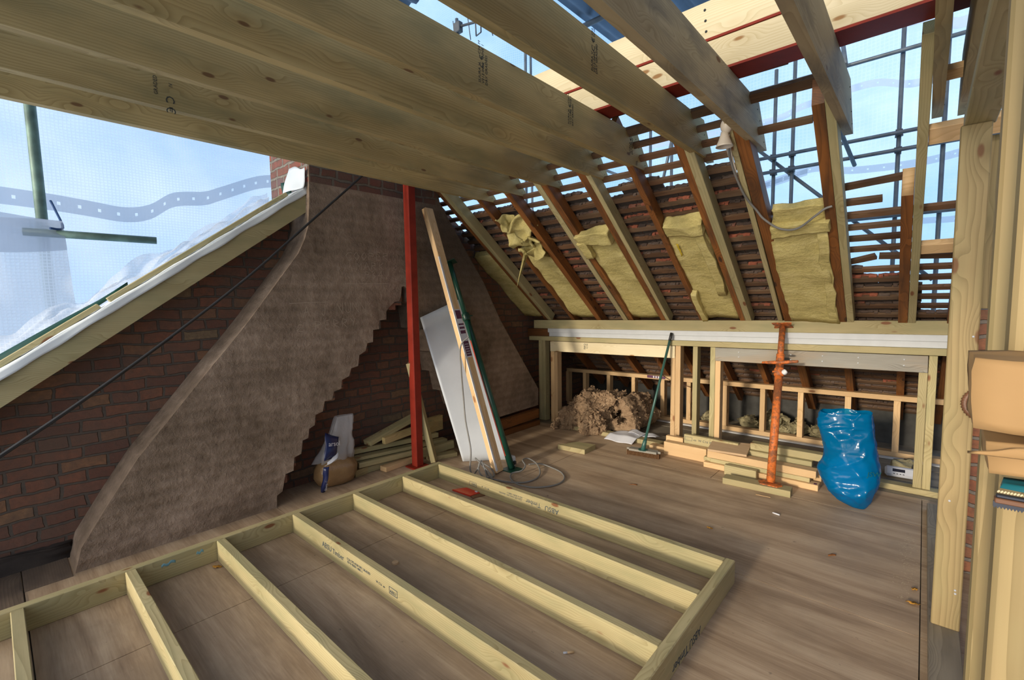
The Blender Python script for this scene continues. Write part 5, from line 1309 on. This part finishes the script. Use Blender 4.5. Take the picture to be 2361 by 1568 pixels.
cb_ = [V((-.915, 2.99, 2.47)), roofq(-.945, 1.84, -.012), roofq(-.945, 1.67, -.014), roofq(-.925, 1.49, -.015), roofq(-.88, 1.35, -.016), roofq(-.845, 1.275, -.03), roofq(-.76, 1.19, -.05), roofq(-.66, 1.175, -.05), roofq(-.555, 1.25, -.03), roofq(-.50, 1.29, -.016), roofq(-.46, 1.30, -.01)]
tag(tube('lamp_cable', cb_, .0075, M['cable'], None, 8, 8), 'grey lamp cable sagging across the top of the widest insulation panel', 'cable')

# ------------------------------------------------------------------ outside: scaffold, sheeting, temporary roof
SCY = 7.6; KS = SCY/6.6
def sc_(x, z): return V((x*KS, SCY, 1.5+(z-1.5)*KS))
def pole(a, b, label, r=.0242, mat='steel', cpl=()):
    o = empty('scaffold_pole', (V(a)+V(b))/2, label, 'scaffold pole', 'scaffold poles')
    tube('tube', [a, b], r, M[mat], o, 0, 12)
    for c in cpl:
        bm = lumpy(c[0]-.036, c[0]+.036, c[1]-.04, c[1]+.04, c[2]-.036, c[2]+.036, 3, .015, 14, c[0], amp2=.004)
        from_bm('coupler', bm, M['coupler'], o)
    return o
vp_ = [(-1.477, 4.28, 1.2, 'scaffold upright with its top end free against the sky, left of a pair'), (-1.278, 4.9, 1.2, 'scaffold upright just right of the free-topped one'), (-.285, 5.2, .4, 'long scaffold upright left of the short sawn rafter'), (.069, 4.6, .4, 'scaffold upright nearest the tall right post'),
       (-3.10, 4.9, 1.2, 'scaffold upright beyond the ridge end of the stamped joist'), (-2.78, 4.9, 1.2, 'scaffold upright next to the leaning brace behind the tiles'), (-5.33, 6.0, .8, 'scaffold upright far left beyond the battens')]
hz_ = [4.07, 3.235, 3.055, 2.37]
for x, z1, z0, lb in vp_:
    p = sc_(x, z0); q = sc_(x, z1); p.z = -2.0
    cp = [(p.x, SCY-.03, 1.5+(h-1.5)*KS) for h in hz_[1:3] if z0 < h < z1 and x > -2] if x in (-1.477, -1.278, -.285) else []
    pole(p, q, lb, cpl=cp)
for z, x0, x1, lb in ((4.07, -2.4, .9, 'topmost horizontal scaffold tube'), (3.235, -1.75, .9, 'horizontal scaffold tube second from the top, upper of a close pair'), (3.055, -1.75, .9, 'horizontal scaffold tube, lower of a close pair'), (2.37, -.9, .9, 'lowest horizontal scaffold tube near the right post')):
    a = sc_(x0, z); b = sc_(x1, z); a.y -= .06; b.y -= .06
    pole(a, b, lb)
a = sc_(-1.75, 3.46); b = sc_(.05, 1.67); a.y += .06; b.y += .06
pole(a, b, 'diagonal scaffold brace falling to the right behind the tall pointed rafter', cpl=[(sc_(-1.29, 3.03).x, SCY+.02, sc_(0, 3.02).z)])
a = sc_(-2.70, 4.1); b = sc_(-2.98, 2.9); pole(a, b, 'steep scaffold brace behind the battens, left of the lamp')
a = sc_(-3.95, 3.60); b = sc_(-2.9, 3.05); pole(a, b, 'shallow scaffold tube sloping behind the stamped joist end')
a = V((-.62*1.0, 7.0, 4.60)); 
p0, p1 = sc_(-.83, 4.45), sc_(-.70, 3.83); p1.y -= .8; pole(p0, p1, 'short raking tube under the red beam against the sky')
p0, p1 = sc_(-.80, 3.42), sc_(-.66, 2.98); p0.y -= .9; pole(p0, p1, 'short raking tube right of the short-looking joist end')
pole((-4.98*1.05, 6.3, 2.0), (-4.94*1.05, 6.3, 7.2), 'scaffold upright seen between the two stamped joists')
# left scaffold
pole((-4.92, .328, .9), (-4.92, .300, 4.2), 'thick green-stained scaffold upright outside the gable, far left', .034, 'steelg')
pole((-4.62, .20, 2.03), (-4.50, .915, 2.02), 'horizontal scaffold tube end with paint splashes outside the gable', .027, 'steelg')
tag(tube('blue_rope', [(-4.88, .37, 2.30), (-4.80, .385, 2.22), (-4.62, .40, 2.075), (-4.56, .33, 2.06)], .008, M['bluetape'], None, 4, 6), 'blue rope tied round the scaffold tube outside the gable', 'rope')
# sheeting
nf = empty('debris_sheeting', (-2, 8.6, 3), 'pale translucent debris sheeting hung on the scaffold beyond the far slope', 'sheeting')
bm = sheet_bm([(-12, 8.6, -3), (5.5, 8.6, -3), (5.5, 8.6, 12), (-12, 8.6, 12)], 90, 60, lambda u, v: V((0, .10*math.sin(u*60+v*4)+.12*noise.noise(V((u*14, v*12, 1))), 0)))
from_bm('sheet', bm, M['netfar'], nf, None, True)
def band(pts, h, parent, mat='band', holes=.16, axis='x'):
    """eyelet strip following pts; the punched eyelets are real openings"""
    P0 = smooth_pts(pts, 24); st = .02; P = [P0[0]]
    for p in P0[1:]:
        while (p-P[-1]).length >= st: P.append(P[-1]+(p-P[-1]).normalized()*st)
    bm = bmesh.new()
    vs = [[bm.verts.new(p+V((0, 0, h*q))) for q in (-.5, -.10, .10, .5)] for p in P]
    every = max(3, int(holes/st))
    for i in range(len(P)-1):
        for k in range(3):
            if k == 1 and i % every == 0: continue
            bm.faces.new((vs[i][k], vs[i+1][k], vs[i+1][k+1], vs[i][k+1]))
    return from_bm('eyelet_band', bm, M[mat], parent)
BY = 8.42; KB = BY/6.6
def bp_(x, z): return V((x*KB, BY, 1.5+(z-1.5)*KB))
band([bp_(-3.3, 3.75), bp_(-1.62, 3.69), bp_(-1.17, 3.77), bp_(-.55, 3.83), bp_(-.18, 3.72), bp_(.25, 3.76)], .10, nf, holes=.18)
band([bp_(-2.2, 2.78), bp_(-1.56, 2.93), bp_(-1.05, 3.02), bp_(-.69, 2.93), bp_(-.12, 2.90), bp_(.22, 2.94)], .10, nf, holes=.18)
band([bp_(-2.2, 2.75), bp_(-1.6, 2.90), bp_(-1.1, 3.0)], .10, nf, holes=.18)
band([bp_(-.8, 2.28), bp_(-.07, 2.29), bp_(.16, 2.28), bp_(.5, 2.3)], .08, nf, holes=.18)
band([bp_(-.3, 4.37), bp_(0, 4.33), bp_(.12, 4.20), bp_(.4, 4.23)], .14, nf, holes=.18)
nl = empty('white_sheeting', (-5.2, 0, 2), 'white reinforced sheeting hung outside the gable, seen over the sloping rafter', 'sheeting')
bm = sheet_bm([(-5.2, -3.2, -.6), (-5.2, 2.21, -.6), (-5.2, 2.12, 5.2), (-5.2, -3.2, 5.2)], 70, 70, lambda u, v: V((.10*noise.noise(V((u*6, v*6, 2)))+.05*noise.noise(V((u*16+v*8, v*14, 5))), 0, 0)))
from_bm('sheet', bm, M['netleft'], nl, None, True)
band([(-5.08, -1.5, 2.38), (-5.08, 0.12, 2.335), (-5.08, .55, 2.31), (-5.08, .82, 2.285), (-5.08, 1.0, 2.33), (-5.08, 1.18, 2.46), (-5.08, 1.42, 2.51), (-5.08, 1.56, 2.575), (-5.08, 1.9, 2.74), (-5.08, 2.16, 2.80)], .125, nl, holes=.135, axis='y')
# sheeting bunched up along the outside of the sloping rafter
def gz(u): return .979+.734*u+.20
bm = sheet_bm([(-4.05, -.2, gz(-.2)-.05), (-4.05, 1.60, gz(1.60)-.05), (-4.35, 1.70, gz(1.7)+.06), (-4.35, -.2, gz(-.2)+.12)], 80, 30, lambda u, v: V((.10*noise.noise(V((u*9, v*4, 8))), 0, .09*noise.noise(V((u*7+2, v*3, 1)))*(.3+v)+.03*noise.noise(V((u*22, v*9, 3))))))
from_bm('bunched_fold', bm, M['netlow'], nl, None, True)
# nearer lower sheet, its hem wrapped over the tube end and tied
n2 = empty('lower_sheeting', (-4.6, 0, 1.5), 'nearer white sheet outside the gable, its grey hem tied to the tube end', 'sheeting')
bm = sheet_bm([(-4.60, -3.0, .1), (-4.60, .50, .1), (-4.66, .405, 2.13), (-4.70, -3.0, 2.18)], 60, 40, lambda u, v: V((.05*noise.noise(V((u*9, v*7, 4)))+.02*math.sin(u*50+v*4), 0, -.05*math.sin(u*PI)*v)))
from_bm('sheet', bm, M['netlow'], n2, None, True)
bm = sheet_bm([(-4.585, -1.2, 1.87), (-4.565, .405, 1.925), (-4.60, .40, 2.14), (-4.63, -1.2, 2.10)], 40, 10, lambda u, v: V((.03*math.sin(u*9)+.02*math.sin(v*4+u*14), 0, .06*max(0, u-.72)*math.sin(v*3)-.035*(1-v)*math.sin(max(0, u-.6)*7)+.02*math.sin(u*11)*v)))
from_bm('grey_hem', bm, M['band'], n2, None, True)
# temporary tin roof
tr_o = empty('corrugated_roof', (0, 3.4, 4.2), 'dark corrugated steel sheets of a temporary roof above the ridge', 'roof sheet')
bm = bmesh.new(); cols = []
N_ = 150
for i in range(N_+1):
    x = -2.62+4.4*i/N_; z = 4.22+.022*math.sin(i*2*PI/4.6)
    cols.append([bm.verts.new((x, y, z+.02*(y-3))) for y in (2.9, 4.4, 5.4)])
for i in range(N_):
    for k in range(2): f = bm.faces.new((cols[i][k], cols[i+1][k], cols[i+1][k+1], cols[i][k+1])); f.smooth = True
from_bm('sheets', bm, M['tin'], tr_o)
bm = bmesh.new(); cols = []
for i in range(181):
    x = -5.0+6.6*i/180; z = 4.20+.022*math.sin(i*2*PI/4.6)
    cols.append([bm.verts.new((x, y, z)) for y in (-2.2, 0.3, 2.75)])
for i in range(180):
    for k in range(2): f = bm.faces.new((cols[i][k], cols[i+1][k], cols[i+1][k+1], cols[i][k+1])); f.smooth = True
from_bm('sheets', bm, M['tin'], tr_o)
pole((-2.9, 4.05, 4.17), (1.9, 4.05, 4.17), 'scaffold tube carrying the corrugated roof above the red beam', .026)
# aerial
ae = empty('tv_aerial', (-6.4, 6, 6.3), 'small dark television aerial against the sky between the joists', 'aerial')
tube('boom', [(-6.62, 6, 6.49), (-5.70, 6, 6.30)], .022, M['coupler'], ae, 0, 8)
tube('mast', [(-6.55, 6, 3.0), (-6.55, 6, 6.62)], .03, M['steel'], ae, 0, 8)
from_bm('clamp', box_bm(-6.60, -6.44, 5.95, 6.05, 6.36, 6.54, .01), M['coupler'], ae)
bm = bmesh.new()
for x, z in ((-6.26, 6.43), (-5.72, 6.30)): tube_bm([(x-.05, 6, z+.40 if x < -6 else z+.0), (x+.06, 6, z-.30)], .008, 6, bm)
lo = [(-6.08, 6, 6.56), (-5.94, 6, 6.54), (-5.94, 6, 6.16), (-6.06, 6, 6.14), (-6.08, 6, 6.56)]
for i in range(4): tube_bm([lo[i], lo[i+1]], .012, 6, bm)
for q in (-.05, .05): tube_bm([(-6.58+q, 6, 6.40), (-6.60+q, 6, 6.62)], .007, 6, bm)
from_bm('elements', bm, M['coupler'], ae)
from_bm('dipole_box', box_bm(-6.02, -5.90, 5.95, 6.05, 6.36, 6.47, .01), M['coupler'], ae)
